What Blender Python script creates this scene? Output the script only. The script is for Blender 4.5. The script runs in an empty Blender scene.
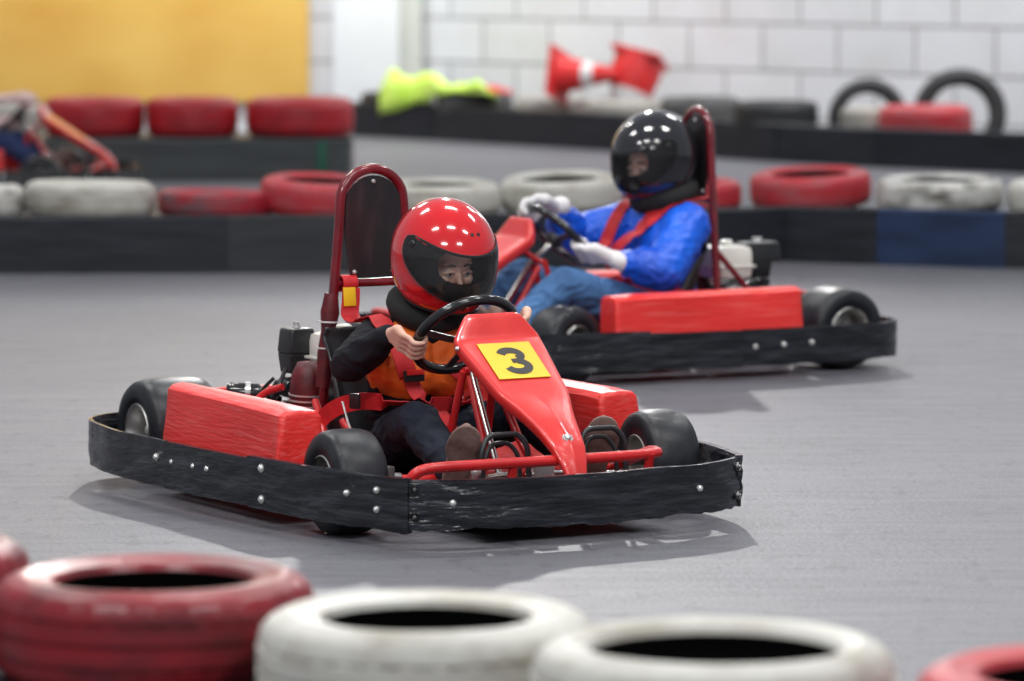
import bpy, bmesh, math, random
from mathutils import Vector, Matrix, Quaternion, noise
from mathutils.bvhtree import BVHTree
random.seed(7)
SC = bpy.context.scene
COL = SC.collection
PI = math.pi
V = Vector

# ------------------------------------------------------------------ materials
def mat(name, col, rough=.5, metal=0., col2=None, vscale=8., vstretch=(1,1,1), bump=0., bscale=60., bstretch=(1,1,1),
        coat=0., spec=.5, detail=5., lo=.35, hi=.65, rough2=None, bdist=.002):
    m = bpy.data.materials.new(name); m.use_nodes = True
    nt = m.node_tree; b = nt.nodes['Principled BSDF']
    b.inputs['Base Color'].default_value = (*col, 1); b.inputs['Roughness'].default_value = rough
    b.inputs['Metallic'].default_value = metal; b.inputs['Specular IOR Level'].default_value = spec
    b.inputs['Coat Weight'].default_value = coat; b.inputs['Coat Roughness'].default_value = .06
    tc = nt.nodes.new('ShaderNodeTexCoord')
    if col2 is None: col2 = tuple(c*.82 for c in col)
    mp = nt.nodes.new('ShaderNodeMapping'); mp.inputs['Scale'].default_value = vstretch
    nz = nt.nodes.new('ShaderNodeTexNoise'); nz.inputs['Scale'].default_value = vscale; nz.inputs['Detail'].default_value = detail
    cr = nt.nodes.new('ShaderNodeValToRGB')
    cr.color_ramp.elements[0].position = lo; cr.color_ramp.elements[1].position = hi
    cr.color_ramp.elements[0].color = (*col, 1); cr.color_ramp.elements[1].color = (*col2, 1)
    nt.links.new(tc.outputs['Object'], mp.inputs['Vector']); nt.links.new(mp.outputs[0], nz.inputs['Vector'])
    nt.links.new(nz.outputs['Fac'], cr.inputs[0]); nt.links.new(cr.outputs[0], b.inputs['Base Color'])
    if rough2 is not None:
        mr = nt.nodes.new('ShaderNodeMapRange'); mr.inputs['From Min'].default_value = lo; mr.inputs['From Max'].default_value = hi
        mr.inputs['To Min'].default_value = rough; mr.inputs['To Max'].default_value = rough2
        nt.links.new(nz.outputs['Fac'], mr.inputs['Value']); nt.links.new(mr.outputs[0], b.inputs['Roughness'])
    if bump:
        mp2 = nt.nodes.new('ShaderNodeMapping'); mp2.inputs['Scale'].default_value = bstretch
        n2 = nt.nodes.new('ShaderNodeTexNoise'); n2.inputs['Scale'].default_value = bscale; n2.inputs['Detail'].default_value = 4
        bp = nt.nodes.new('ShaderNodeBump'); bp.inputs['Strength'].default_value = bump; bp.inputs['Distance'].default_value = bdist
        nt.links.new(tc.outputs['Object'], mp2.inputs['Vector']); nt.links.new(mp2.outputs[0], n2.inputs['Vector'])
        nt.links.new(n2.outputs['Fac'], bp.inputs['Height']); nt.links.new(bp.outputs[0], b.inputs['Normal'])
    return m

M = {}
M['red'] = mat('red plastic', (.80,.034,.030), .28, col2=(.68,.022,.02), vscale=9, bump=.25, bscale=30, bstretch=(1,3,8), spec=.6, coat=.5)
M['red_worn'] = mat('scuffed red plastic', (.78,.030,.026), .38, col2=(.84,.10,.09), vscale=6, vstretch=(1,5,16), lo=.5, hi=.78, bump=.5, bscale=14, bstretch=(1,4,10), bdist=.004)
M['red_metal'] = mat('red painted steel', (.66,.018,.02), .3, col2=(.5,.012,.014), vscale=12, coat=.3)
M['maroon'] = mat('dark red painted steel', (.19,.006,.014), .22, col2=(.11,.004,.009), vscale=14, coat=.5)
M['rubber'] = mat('black slick rubber', (.012,.013,.017), .40, col2=(.022,.024,.030), vscale=25, bump=.3, bscale=180, spec=.38)
M['band'] = mat('black rubber bumper', (.009,.010,.014), .25, col2=(.030,.033,.043), spec=.5, vscale=5, vstretch=(1.5,1.5,14), lo=.45, hi=.75,
                bump=.7, bscale=4.5, bstretch=(1.2,1.2,6), bdist=.03)
M['chrome'] = mat('polished metal', (.72,.71,.68), .22, 1., vscale=30)
M['alu'] = mat('cast aluminium', (.60,.59,.57), .38, 1., col2=(.42,.41,.4), vscale=30)
M['steel'] = mat('dull steel', (.30,.30,.31), .4, 1., col2=(.2,.2,.2), vscale=20)
M['bolt'] = mat('zinc bolt', (.78,.78,.76), .3, .6, vscale=60)
M['blackplastic'] = mat('black plastic', (.013,.014,.017), .33, col2=(.024,.025,.028), vscale=15, bump=.15, bscale=90)
M['blackgloss'] = mat('glossy black', (.008,.008,.010), .16, col2=(.012,.012,.014), coat=.4)
M['plate'] = mat('scratched smoked plastic', (.016,.014,.016), .3, col2=(.05,.028,.032), vscale=8, vstretch=(1,2,.6), lo=.5, hi=.85, rough2=.5)
M['maroon_matte'] = mat('dark red scorched metal', (.13,.006,.012), .5, col2=(.06,.004,.008), vscale=22, bump=.4, bscale=40)
M['cream'] = mat('cream enamel', (.80,.77,.58), .3, col2=(.7,.67,.5), coat=.3)
M['white_enamel'] = mat('white enamel', (.80,.79,.72), .3, col2=(.66,.65,.6), coat=.3)
M['webbing'] = mat('red webbing', (.62,.016,.022), .62, col2=(.45,.010,.015), vscale=20, bump=.6, bscale=260, bstretch=(1,1,1))
M['yellow'] = mat('yellow sticker', (.86,.58,.02), .4, col2=(.80,.50,.015), vscale=5)
M['ink'] = mat('black ink', (.010,.010,.011), .45)
M['white'] = mat('white nylon', (.8,.8,.8), .5, col2=(.65,.65,.65))
M['skin'] = mat('skin', (.78,.50,.38), .5, col2=(.72,.40,.30), vscale=14)
M['eye'] = mat('eye white', (.75,.73,.70), .15)
M['iris'] = mat('dark iris', (.02,.012,.008), .15)
M['brow'] = mat('brown eyebrow', (.10,.05,.025), .7)
M['jacket_black'] = mat('black cotton', (.005,.0055,.009), .8, spec=.25, col2=(.009,.010,.015), vscale=12, bump=.7, bscale=16, bdist=.012)
M['navy'] = mat('dark navy trousers', (.006,.009,.018), .8, spec=.25, col2=(.011,.015,.027), vscale=10, bump=.8, bscale=14, bdist=.014)
M['orange'] = mat('orange vest cloth', (.95,.18,.018), .65, col2=(.85,.13,.014), vscale=10, bump=.7, bscale=18, bdist=.012)
M['blue'] = mat('blue nylon jacket', (.004,.13,.80), .42, col2=(.003,.08,.6), vscale=8, bump=.7, bscale=14, bdist=.014)
M['jeans'] = mat('blue denim', (.07,.19,.42), .8, col2=(.035,.10,.24), vscale=7, bump=.7, bscale=16, bdist=.012)
M['darkjeans'] = mat('dark navy denim', (.012,.025,.09), .8, col2=(.02,.04,.13), vscale=7, bump=.7, bscale=16)
M['glove'] = mat('white cotton glove', (.82,.80,.80), .75, col2=(.7,.69,.7), vscale=12, bump=.5, bscale=40)
M['glove_pink'] = mat('pale pink glove', (.80,.58,.56), .75, col2=(.7,.5,.48), vscale=12, bump=.5, bscale=40)
M['helmet_red'] = mat('glossy red helmet shell', (.66,.008,.014), .14, col2=(.60,.006,.012), vscale=4, coat=1.)
M['helmet_black'] = mat('glossy black helmet shell', (.010,.011,.015), .13, col2=(.014,.015,.02), vscale=4, coat=.8)
M['padding'] = mat('black helmet padding', (.010,.010,.011), .85, bump=.4, bscale=50)
M['shoe'] = mat('worn brown suede', (.17,.085,.07), .8, col2=(.26,.16,.13), vscale=14, bump=.5, bscale=60)
M['sole'] = mat('dusty brown shoe sole', (.10,.052,.042), .75, col2=(.17,.11,.095), vscale=22, bump=.8, bscale=70)

def glass(name, tint, refl_veil=.12, alpha=.12):
    m = bpy.data.materials.new(name); m.use_nodes = True; nt = m.node_tree; nt.nodes.clear()
    o = nt.nodes.new('ShaderNodeOutputMaterial'); mx = nt.nodes.new('ShaderNodeMixShader')
    tr = nt.nodes.new('ShaderNodeBsdfTransparent'); tr.inputs[0].default_value = (*tint, 1)
    gl = nt.nodes.new('ShaderNodeBsdfGlossy'); gl.inputs['Roughness'].default_value = .06; df=nt.nodes.new('ShaderNodeBsdfDiffuse'); df.inputs[0].default_value=(.55,.56,.58,1); m2=nt.nodes.new('ShaderNodeMixShader'); m2.inputs[0].default_value=refl_veil; nt.links.new(tr.outputs[0],m2.inputs[1]); nt.links.new(df.outputs[0],m2.inputs[2])  # grey diffuse veil: scratches plus reflections painted into the visor
    fr = nt.nodes.new('ShaderNodeFresnel'); fr.inputs['IOR'].default_value = 1.5
    nz = nt.nodes.new('ShaderNodeTexNoise'); nz.inputs['Scale'].default_value = 30
    mr = nt.nodes.new('ShaderNodeMapRange'); mr.inputs['To Min'].default_value = .04; mr.inputs['To Max'].default_value = .14
    nt.links.new(nz.outputs['Fac'], mr.inputs['Value']); nt.links.new(mr.outputs[0], gl.inputs['Roughness'])
    nt.links.new(fr.outputs[0], mx.inputs[0]); nt.links.new(m2.outputs[0], mx.inputs[1]); nt.links.new(gl.outputs[0], mx.inputs[2])
    nt.links.new(mx.outputs[0], o.inputs['Surface'])
    return m
M['visor'] = glass('clear visor', (.94,.94,.95), .025)
M['visor_dark'] = glass('smoked visor', (.8,.8,.84), .01)

def tyre_mat(name, paint, worn, lo, hi, rough=.5):
    m = mat(name, paint, rough, col2=worn, vscale=5.5, vstretch=(1,1,3), lo=lo, hi=hi, bump=.4, bscale=40, bdist=.004, detail=8)
    return m
M['t_red'] = tyre_mat('red painted tyre', (.46,.018,.026), (.22,.02,.025), .48, .80, .42)
M['t_red_dark'] = tyre_mat('dark red painted tyre', (.27,.014,.022), (.09,.016,.02), .42, .72, .34)
M['t_red_pale'] = tyre_mat('faded red painted tyre', (.50,.030,.042), (.36,.11,.12), .42, .75)
M['t_red_scuffed'] = tyre_mat('scuffed dark red tyre', (.40,.018,.035), (.16,.09,.10), .45, .68)
M['t_white'] = tyre_mat('white painted tyre', (.60,.59,.54), (.27,.24,.18), .45, .76, .55)
M['t_white_dirty'] = tyre_mat('dirty white painted tyre', (.62,.61,.58), (.13,.125,.10), .46, .64)
M['t_beige'] = tyre_mat('grimy pale tyre', (.42,.40,.36), (.2,.19,.17), .45, .7)
M['t_black'] = tyre_mat('black tyre rubber', (.016,.017,.019), (.035,.035,.036), .45, .7, .55)
M['t_grey'] = tyre_mat('grey dusty tyre rubber', (.10,.10,.10), (.035,.035,.036), .45, .7, .65)
M['t_inner'] = mat('bare black tyre inside', (.012,.012,.013), .7)
M['barrier'] = mat('black conveyor belt barrier', (.011,.013,.018), .42, spec=.35, col2=(.020,.023,.031), vscale=3, vstretch=(1,1,8), bump=.3, bscale=6, bstretch=(1,1,6), bdist=.01)
M['barrier_grey'] = mat('grey worn barrier', (.022,.023,.028), .5, spec=.35, col2=(.036,.038,.043), vscale=3, vstretch=(1,1,8), bump=.3, bscale=6, bdist=.01)
M['barrier_blue'] = mat('blue black barrier', (.012,.024,.065), .4, spec=.35, col2=(.02,.042,.105), vscale=3, vstretch=(1,1,4), bump=.3, bscale=6, bdist=.01)
M['barrier_green'] = mat('slate grey barrier', (.036,.043,.047), .5, col2=(.056,.065,.068), vscale=2.5, vstretch=(1,1,6))
M['green'] = mat('dull green strap', (.01,.12,.07), .6)
M['hivis'] = mat('high visibility yellow green cloth', (.55,.86,.08), .7, col2=(.68,.90,.20), vscale=8)
M['silver_tape'] = mat('grey reflective tape', (.55,.62,.55), .4)
M['cone_red'] = mat('red cone plastic', (.70,.02,.022), .4, col2=(.55,.03,.03), vscale=6)
M['cone_white'] = mat('white cone band', (.8,.78,.78), .4)
M['plaster'] = mat('white painted plaster', (.82,.84,.86), .7, col2=(.76,.78,.80), vscale=2)
M['plaster_shaded'] = mat('plaster with painted shade', (.66,.67,.62), .7, col2=(.58,.6,.56), vscale=2)  # white plaster greyed, side shade put into the colour
M['panel'] = mat('ochre yellow painted board', (.75,.47,.11), .5, col2=(.62,.33,.055), vscale=.9, vstretch=(1,1,1.5), lo=.35, hi=.7, detail=3)

# floor
def floor_mat():
    m = bpy.data.materials.new('worn grey asphalt'); m.use_nodes = True; nt = m.node_tree; b = nt.nodes['Principled BSDF']
    tc = nt.nodes.new('ShaderNodeTexCoord')
    def nz(scale, st, det=5, rot=0):
        mp = nt.nodes.new('ShaderNodeMapping'); mp.inputs['Scale'].default_value = st; mp.inputs['Rotation'].default_value = (0,0,rot)
        n = nt.nodes.new('ShaderNodeTexNoise'); n.inputs['Scale'].default_value = scale; n.inputs['Detail'].default_value = det
        nt.links.new(tc.outputs['Object'], mp.inputs[0]); nt.links.new(mp.outputs[0], n.inputs['Vector']); return n
    def ramp(n, p0, c0, p1, c1):
        r = nt.nodes.new('ShaderNodeValToRGB'); e = r.color_ramp.elements
        e[0].position = p0; e[0].color = (*c0,1); e[1].position = p1; e[1].color = (*c1,1)
        nt.links.new(n.outputs['Fac'], r.inputs[0]); return r
    def mul(a, bb, f=1.):
        x = nt.nodes.new('ShaderNodeMixRGB'); x.blend_type = 'MULTIPLY'; x.inputs[0].default_value = f
        nt.links.new(a.outputs[0], x.inputs[1]); nt.links.new(bb.outputs[0], x.inputs[2]); return x
    base = ramp(nz(.7, (1,1,1), 6), .3, (.122,.122,.140), .7, (.158,.158,.180))
    speck = ramp(nz(19, (1,.5,1), 3), .30, (.55,.55,.56), .43, (1,1,1))
    streak = ramp(nz(1.6, (1,9,1), 6, .5), .42, (1,1,1), .68, (.86,.86,.87))
    fine = ramp(nz(140, (1,.7,1), 2), .35, (.80,.80,.80), .6, (1.06,1.06,1.06))
    c = mul(mul(mul(base, speck, .6), streak), fine)
    nt.links.new(c.outputs[0], b.inputs['Base Color'])
    rr = nt.nodes.new('ShaderNodeMapRange'); rr.inputs['To Min'].default_value = .42; rr.inputs['To Max'].default_value = .62
    n3 = nz(3, (1,4,1)); nt.links.new(n3.outputs['Fac'], rr.inputs[0]); nt.links.new(rr.outputs[0], b.inputs['Roughness'])
    b.inputs['Specular IOR Level'].default_value = .35
    bp = nt.nodes.new('ShaderNodeBump'); bp.inputs['Strength'].default_value = .5; bp.inputs['Distance'].default_value = .004
    nb = nz(60, (1,1,1), 5); nt.links.new(nb.outputs['Fac'], bp.inputs['Height']); nt.links.new(bp.outputs[0], b.inputs['Normal'])
    return m
def block_mat():
    m = bpy.data.materials.new('white painted blockwork'); m.use_nodes = True; nt = m.node_tree; b = nt.nodes['Principled BSDF']
    tc = nt.nodes.new('ShaderNodeTexCoord'); sp = nt.nodes.new('ShaderNodeSeparateXYZ'); cb = nt.nodes.new('ShaderNodeCombineXYZ'); mpp=nt.nodes.new('ShaderNodeMapping'); mpp.inputs['Location'].default_value=(-.608+.68*2,0,-.193+.327*2)
    nt.links.new(tc.outputs['Object'], mpp.inputs[0]); nt.links.new(mpp.outputs[0], sp.inputs[0])
    nt.links.new(sp.outputs['X'], cb.inputs['X']); nt.links.new(sp.outputs['Z'], cb.inputs['Y'])
    br = nt.nodes.new('ShaderNodeTexBrick'); nt.links.new(cb.outputs[0], br.inputs['Vector'])
    br.inputs['Scale'].default_value = 1; br.inputs['Brick Width'].default_value = .68; br.inputs['Row Height'].default_value = .327
    br.inputs['Mortar Size'].default_value = .013; br.inputs['Mortar Smooth'].default_value = .3
    br.inputs['Color1'].default_value = (.76,.77,.80,1); br.inputs['Color2'].default_value = (.70,.71,.735,1); br.inputs['Mortar'].default_value = (.36,.36,.37,1)
    nz = nt.nodes.new('ShaderNodeTexNoise'); nz.inputs['Scale'].default_value = 2.2; nz.inputs['Detail'].default_value = 6
    r = nt.nodes.new('ShaderNodeValToRGB'); r.color_ramp.elements[0].position=.3; r.color_ramp.elements[0].color=(.86,.85,.82,1); r.color_ramp.elements[1].position=.55
    nt.links.new(tc.outputs['Object'], nz.inputs[0]); nt.links.new(nz.outputs['Fac'], r.inputs[0])
    x = nt.nodes.new('ShaderNodeMixRGB'); x.blend_type='MULTIPLY'; x.inputs[0].default_value=.6
    nt.links.new(br.outputs['Color'], x.inputs[1]); nt.links.new(r.outputs[0], x.inputs[2]); nt.links.new(x.outputs[0], b.inputs['Base Color'])
    b.inputs['Roughness'].default_value = .7
    bp = nt.nodes.new('ShaderNodeBump'); bp.inputs['Strength'].default_value=.6; bp.inputs['Distance'].default_value=.01; bp.invert=True
    nt.links.new(br.outputs['Fac'], bp.inputs['Height']); nt.links.new(bp.outputs[0], b.inputs['Normal'])
    return m
M['floor'] = floor_mat(); M['blocks'] = block_mat()

# ------------------------------------------------------------------ mesh helpers
def finish(bm, name, m, parent=None, smooth=True, ang=40, recalc=True):
    if recalc: bmesh.ops.recalc_face_normals(bm, faces=bm.faces)
    me = bpy.data.meshes.new(name); bm.to_mesh(me); bm.free()
    ms = m if isinstance(m, (list, tuple)) else [m]
    for x in ms: me.materials.append(x)
    o = bpy.data.objects.new(name, me); COL.objects.link(o)
    if parent is not None: o.parent = parent
    if smooth:
        me.polygons.foreach_set('use_smooth', [True]*len(me.polygons))
        me.set_sharp_from_angle(angle=math.radians(ang))
    return o
def tag(o, label=None, cat=None, group=None, kind=None):
    if label: o['label'] = label
    if cat: o['category'] = cat
    if group: o['group'] = group
    if kind: o['kind'] = kind
    return o
def empty(name, loc, rz=0):
    o = bpy.data.objects.new(name, None); COL.objects.link(o); o.location = loc; o.rotation_euler = (0,0,rz); o.empty_display_size=.2
    return o
def catmull(P, n=6, closed=False):
    P = [V(p) for p in P]; out = []; N = len(P)
    for i in range(N if closed else N-1):
        if closed: a,b,c,d = P[i-1],P[i],P[(i+1)%N],P[(i+2)%N]
        else: a,b,c,d = P[max(i-1,0)],P[i],P[i+1],P[min(i+2,N-1)]
        for k in range(n):
            t = k/n; out.append(.5*((2*b)+(-a+c)*t+(2*a-5*b+4*c-d)*t*t+(-a+3*b-3*c+d)*t**3))
    if not closed: out.append(P[-1])
    return out
def fillet(P, r, n=5):
    P = [V(p) for p in P]; out=[P[0]]
    for i in range(1,len(P)-1):
        a,b,c = P[i-1],P[i],P[i+1]; u=(a-b); w=(c-b); rr=min(r,u.length*.45,w.length*.45)
        p0=b+u.normalized()*rr; p1=b+w.normalized()*rr
        for k in range(n+1):
            t=k/n; out.append(p0*(1-t)**2+b*2*t*(1-t)+p1*t*t)
    out.append(P[-1]); return out
def ring_faces(bm, rings, closed_ring=True, closed_path=False, cap=True, mi=0):
    n=len(rings[0]); R=len(rings)
    for i in range(R if closed_path else R-1):
        A=rings[i]; B=rings[(i+1)%R]
        for j in range(n if closed_ring else n-1):
            k=(j+1)%n
            try:
                f=bm.faces.new((A[j],A[k],B[k],B[j])); f.material_index=mi
            except ValueError: pass
    if cap and not closed_path and closed_ring:
        for r in (rings[0], rings[-1]):
            try: f=bm.faces.new(r); f.material_index=mi
            except ValueError: pass
def tube(bm, P, r, n=10, closed=False, cap=True, mi=0):
    P=[V(p) for p in P]; N=len(P)
    rs = r if isinstance(r,(list,tuple)) else [r]*N
    T=[]
    for i in range(N):
        if closed: t=P[(i+1)%N]-P[i-1]
        else: t=P[min(i+1,N-1)]-P[max(i-1,0)]
        T.append(t.normalized())
    up=V((0,0,1)) if abs(T[0].z)<.9 else V((1,0,0))
    u=(up-T[0]*up.dot(T[0])).normalized(); rings=[]
    for i in range(N):
        u=(u-T[i]*u.dot(T[i])).normalized(); w=T[i].cross(u)
        rings.append([bm.verts.new(P[i]+(u*math.cos(2*PI*j/n)+w*math.sin(2*PI*j/n))*rs[i]) for j in range(n)])
    if closed:
        # align last ring with first to avoid twist
        best=min(range(n), key=lambda s:(rings[-1][s].co-rings[0][0].co).length)
        rings2=rings[:]; 
        last=rings[-1]; sh=[last[(j+best)%n] for j in range(n)]
        ring_faces(bm, rings, True, False, False, mi)
        ring_faces(bm, [sh, rings[0]], True, False, False, mi)
    else: ring_faces(bm, rings, True, False, cap, mi)
def frame(axis):
    a=V(axis).normalized(); up=V((0,0,1)) if abs(a.z)<.9 else V((1,0,0))
    u=(up-a*up.dot(a)).normalized(); return a,u,a.cross(u)
def lathe(bm, prof, n=32, origin=(0,0,0), axis=(0,0,1), closed=False, cap=False, mi=0):
    a,u,w=frame(axis); o=V(origin); rings=[]
    for (r,z) in prof:
        rings.append([bm.verts.new(o+a*z+(u*math.cos(2*PI*j/n)+w*math.sin(2*PI*j/n))*max(r,1e-4)) for j in range(n)])
    ring_faces(bm, rings, True, closed, cap, mi)
def box(bm, c, s, rot=None, bev=0, mi=0):
    t=bmesh.new(); bmesh.ops.create_cube(t, size=1)
    bmesh.ops.scale(t, vec=V(s), verts=t.verts)
    if bev: bmesh.ops.bevel(t, geom=t.edges[:]+t.verts[:], offset=bev, segments=2, affect='EDGES', profile=.6)
    Mx=Matrix.Translation(V(c)) @ ((rot if rot is not None else Matrix.Identity(3)).to_4x4())
    bmesh.ops.transform(t, matrix=Mx, verts=t.verts); add(bm,t,mi)
def add(bm, t, mi=0):
    t.verts.index_update(); vs=[bm.verts.new(v.co) for v in t.verts]
    for f in t.faces:
        try: g=bm.faces.new([vs[v.index] for v in f.verts]); g.material_index=mi
        except ValueError: pass
    t.free()
def hexa(bm, P, bev=0, mi=0, seg=3):
    """8 corners: bottom 4 (loop) then top 4"""
    t=bmesh.new(); v=[t.verts.new(p) for p in P]
    for f in ((3,2,1,0),(4,5,6,7),(0,1,5,4),(1,2,6,5),(2,3,7,6),(3,0,4,7)): t.faces.new([v[i] for i in f])
    if bev: bmesh.ops.bevel(t, geom=t.edges[:], offset=bev, segments=seg, affect='EDGES', profile=.6)
    add(bm,t,mi)
def sphere(bm, c, r, sub=2, scale=(1,1,1), mi=0):
    t=bmesh.new(); bmesh.ops.create_icosphere(t, subdivisions=sub, radius=r)
    bmesh.ops.scale(t, vec=V(scale), verts=t.verts); bmesh.ops.translate(t, vec=V(c), verts=t.verts); add(bm,t,mi)
def disc_bolt(bm, c, n, r=.007, h=.006):
    lathe(bm, [(0,h),(r*.55,h*.95),(r*.9,h*.6),(r,h*.2),(r,-.002)], 12, c, n)
def ribbon(bm, P, side, w, t=.003, n=5, mi=0):
    """strap through P; side = vector(s) across the strap"""
    C=catmull(P,n); S=side if isinstance(side,list) else [side]*len(P); S=catmull([V(s) for s in S],n)
    rings=[]
    for i,p in enumerate(C):
        T=(C[min(i+1,len(C)-1)]-C[max(i-1,0)]).normalized(); s=(S[i]-T*S[i].dot(T)).normalized(); nn=T.cross(s)
        a=s*w/2; b=nn*t/2
        rings.append([bm.verts.new(q) for q in (p-a-b,p-b*1.2,p+a-b,p+a+b,p+b*1.2,p-a+b)])
    ring_faces(bm, rings, True, False, True, mi)

def realise(bm, mods):
    me=bpy.data.meshes.new('tmp'); bm.to_mesh(me); bm.free()
    o=bpy.data.objects.new('tmp',me); COL.objects.link(o)
    for typ,kw in mods:
        md=o.modifiers.new(typ,typ)
        for k,v in kw.items(): setattr(md,k,v)
    dg=bpy.context.evaluated_depsgraph_get(); dg.update()
    me2=bpy.data.meshes.new_from_object(o.evaluated_get(dg)); bpy.data.objects.remove(o); bpy.data.meshes.remove(me)
    return me2
def blob(name, chains, m, parent, voxel=.006, smooth=4, wrinkle=0., wscale=14., extra=None, sub=2):
    """one continuous surface grown round tapered limbs (x,y,z,r)"""
    bm=bmesh.new()
    for ch in chains:
        for i,p in enumerate(ch):
            sphere(bm, p[:3], p[3], sub)
            if i:
                q=ch[i-1]; a=V(q[:3]); b=V(p[:3]); d=b-a
                if d.length<1e-5: continue
                A,u,w=frame(d); n=14
                r0=[bm.verts.new(a+(u*math.cos(2*PI*j/n)+w*math.sin(2*PI*j/n))*q[3]) for j in range(n)]
                r1=[bm.verts.new(b+(u*math.cos(2*PI*j/n)+w*math.sin(2*PI*j/n))*p[3]) for j in range(n)]
                ring_faces(bm,[r0,r1])
    if extra: extra(bm)
    bmesh.ops.recalc_face_normals(bm, faces=bm.faces)
    me=realise(bm,[('REMESH',dict(mode='VOXEL',voxel_size=voxel)),('SMOOTH',dict(factor=.5,iterations=smooth))])
    if wrinkle:
        me.update(); nr=[v.normal.copy() for v in me.vertices]
        for v,nn in zip(me.vertices,nr):
            c=v.co; q=V((c.x*wscale,c.y*wscale,c.z*wscale*1.4))
            f=noise.noise(q+V((noise.noise(q*.6)*1.5,0,0)))
            v.co=c+nn*wrinkle*(1-abs(f)*3)
    me.name=name; me.materials.clear(); me.materials.append(m)
    me.polygons.foreach_set('use_smooth',[True]*len(me.polygons))
    o=bpy.data.objects.new(name,me); COL.objects.link(o)
    if parent is not None: o.parent=parent
    return o

# ------------------------------------------------------------------ road tyres
def road_tyre(D, w, m, name='tyre', seg=96, inner=.67):
    bm=bmesh.new(); R=D/2
    prof=[(inner*R,-.38*w,1,0),(inner*R+.006,-.45*w,1,0),(.74*R,-.485*w,1,0),(.80*R,-.50*w,1,0),(.885*R,-.47*w,1,0),(.93*R,-.43*w,1,0),
          (.968*R,-.37*w,0,1),(.988*R,-.28*w,0,1),(.993*R,-.235*w,0,1),(.970*R,-.225*w,0,0),(.970*R,-.20*w,0,0),(.997*R,-.19*w,0,0),(1.0*R,-.03*w,0,0),(.975*R,-.02*w,0,0),(.975*R,.02*w,0,0),
          (1.0*R,.03*w,0,0),(.997*R,.19*w,0,0),(.970*R,.20*w,0,0),(.970*R,.225*w,0,0),(.993*R,.235*w,0,1),(.988*R,.28*w,0,1),(.968*R,.37*w,0,1),
          (.93*R,.43*w,1,0),(.885*R,.47*w,1,0),(.845*R,.487*w,1,0),(.835*R,.50*w,1,0),(.80*R,.502*w,1,0),(.79*R,.492*w,1,0),(.74*R,.478*w,1,0),(inner*R+.006,.45*w,1,0),(inner*R,.38*w,1,0),
          (inner*R+.012,.38*w,2,0),(.78*R,.43*w,2,0),(.88*R,.38*w,2,0),(.95*R,.2*w,2,0),(.95*R,-.2*w,2,0),(.88*R,-.38*w,2,0),(.78*R,-.43*w,2,0),(inner*R+.012,-.38*w,2,0)]
    rings=[]
    for (r,z,k,g) in prof:
        rg=[]
        for j in range(seg):
            a=2*PI*j/seg; rr=r*(1+.006*math.sin(3*a+R*40))
            if g and j%3==0: rr-=.006
            rg.append(bm.verts.new((rr*math.cos(a),rr*math.sin(a),z+.5*w)))
        rings.append(rg)
    n=len(prof)
    for i in range(n):
        A=rings[i];B=rings[(i+1)%n]; mi=1 if prof[i][2]==2 else 0
        for j in range(seg):
            k=(j+1)%seg; f=bm.faces.new((A[j],A[k],B[k],B[j])); f.material_index=mi
    return finish(bm,name,[m,M['t_inner']],None,True,50)

# ------------------------------------------------------------------ kart
def kart_wheel(parent, x, y, R, w, side, steer=0, rimR=None):
    """side: -1 right, +1 left"""
    rimR = rimR or R*.50
    bm=bmesh.new(); h=w/2
    prof=[(rimR*.98,-h*.80),(rimR*1.08,-h*.97),(R*.74,-h*1.02),(R*.86,-h*.98),(R*.935,-h*.86),(R*.975,-h*.66),(R*.995,-h*.35),(R,0),
          (R*.995,h*.35),(R*.975,h*.66),(R*.935,h*.86),(R*.86,h*.98),(R*.74,h*1.02),(rimR*1.08,h*.97),(rimR*.98,h*.80)]
    lathe(bm, prof, 64, (0,0,0), (0,1,0), closed=True)
    o=finish(bm,'wheel',M['rubber'],parent,True,60); o.location=(x,y,R); o.rotation_euler=(0,0,steer)
    bm=bmesh.new()
    s=side
    prof=[(rimR*1.0,h*.99),(rimR*1.05,h*.95),(rimR*.96,h*.88),(rimR*.90,h*.5),(rimR*.82,h*.12),(rimR*.55,h*.05),(rimR*.50,h*.30),(rimR*.26,h*.34),(rimR*.24,h*.55),(0,h*.56)]
    lathe(bm, [(r,z*s) for r,z in prof], 40, (0,0,0),(0,1,0))
    prof=[(rimR*1.0,h*.99),(rimR*1.05,h*.95),(rimR*.96,h*.88),(rimR*.90,h*.3),(rimR*.5,h*.1),(0,h*.1)]
    lathe(bm, [(r,-z*s) for r,z in prof], 40, (0,0,0),(0,1,0))
    finish(bm,'rim',M['alu'],o,True,35)
    bm=bmesh.new()
    for k in range(3):
        a=2*PI*k/3+.4; disc_bolt(bm,(math.cos(a)*rimR*.40,s*h*.33,math.sin(a)*rimR*.40),(0,s,0),.006,.008)
    lathe(bm,[(.011,0),(.011,.02),(.006,.024),(0,.024)],10,(0,s*h*.5,0),(0,s,0))
    finish(bm,'wheel_nut',M['bolt'],o)
    return o

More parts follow.
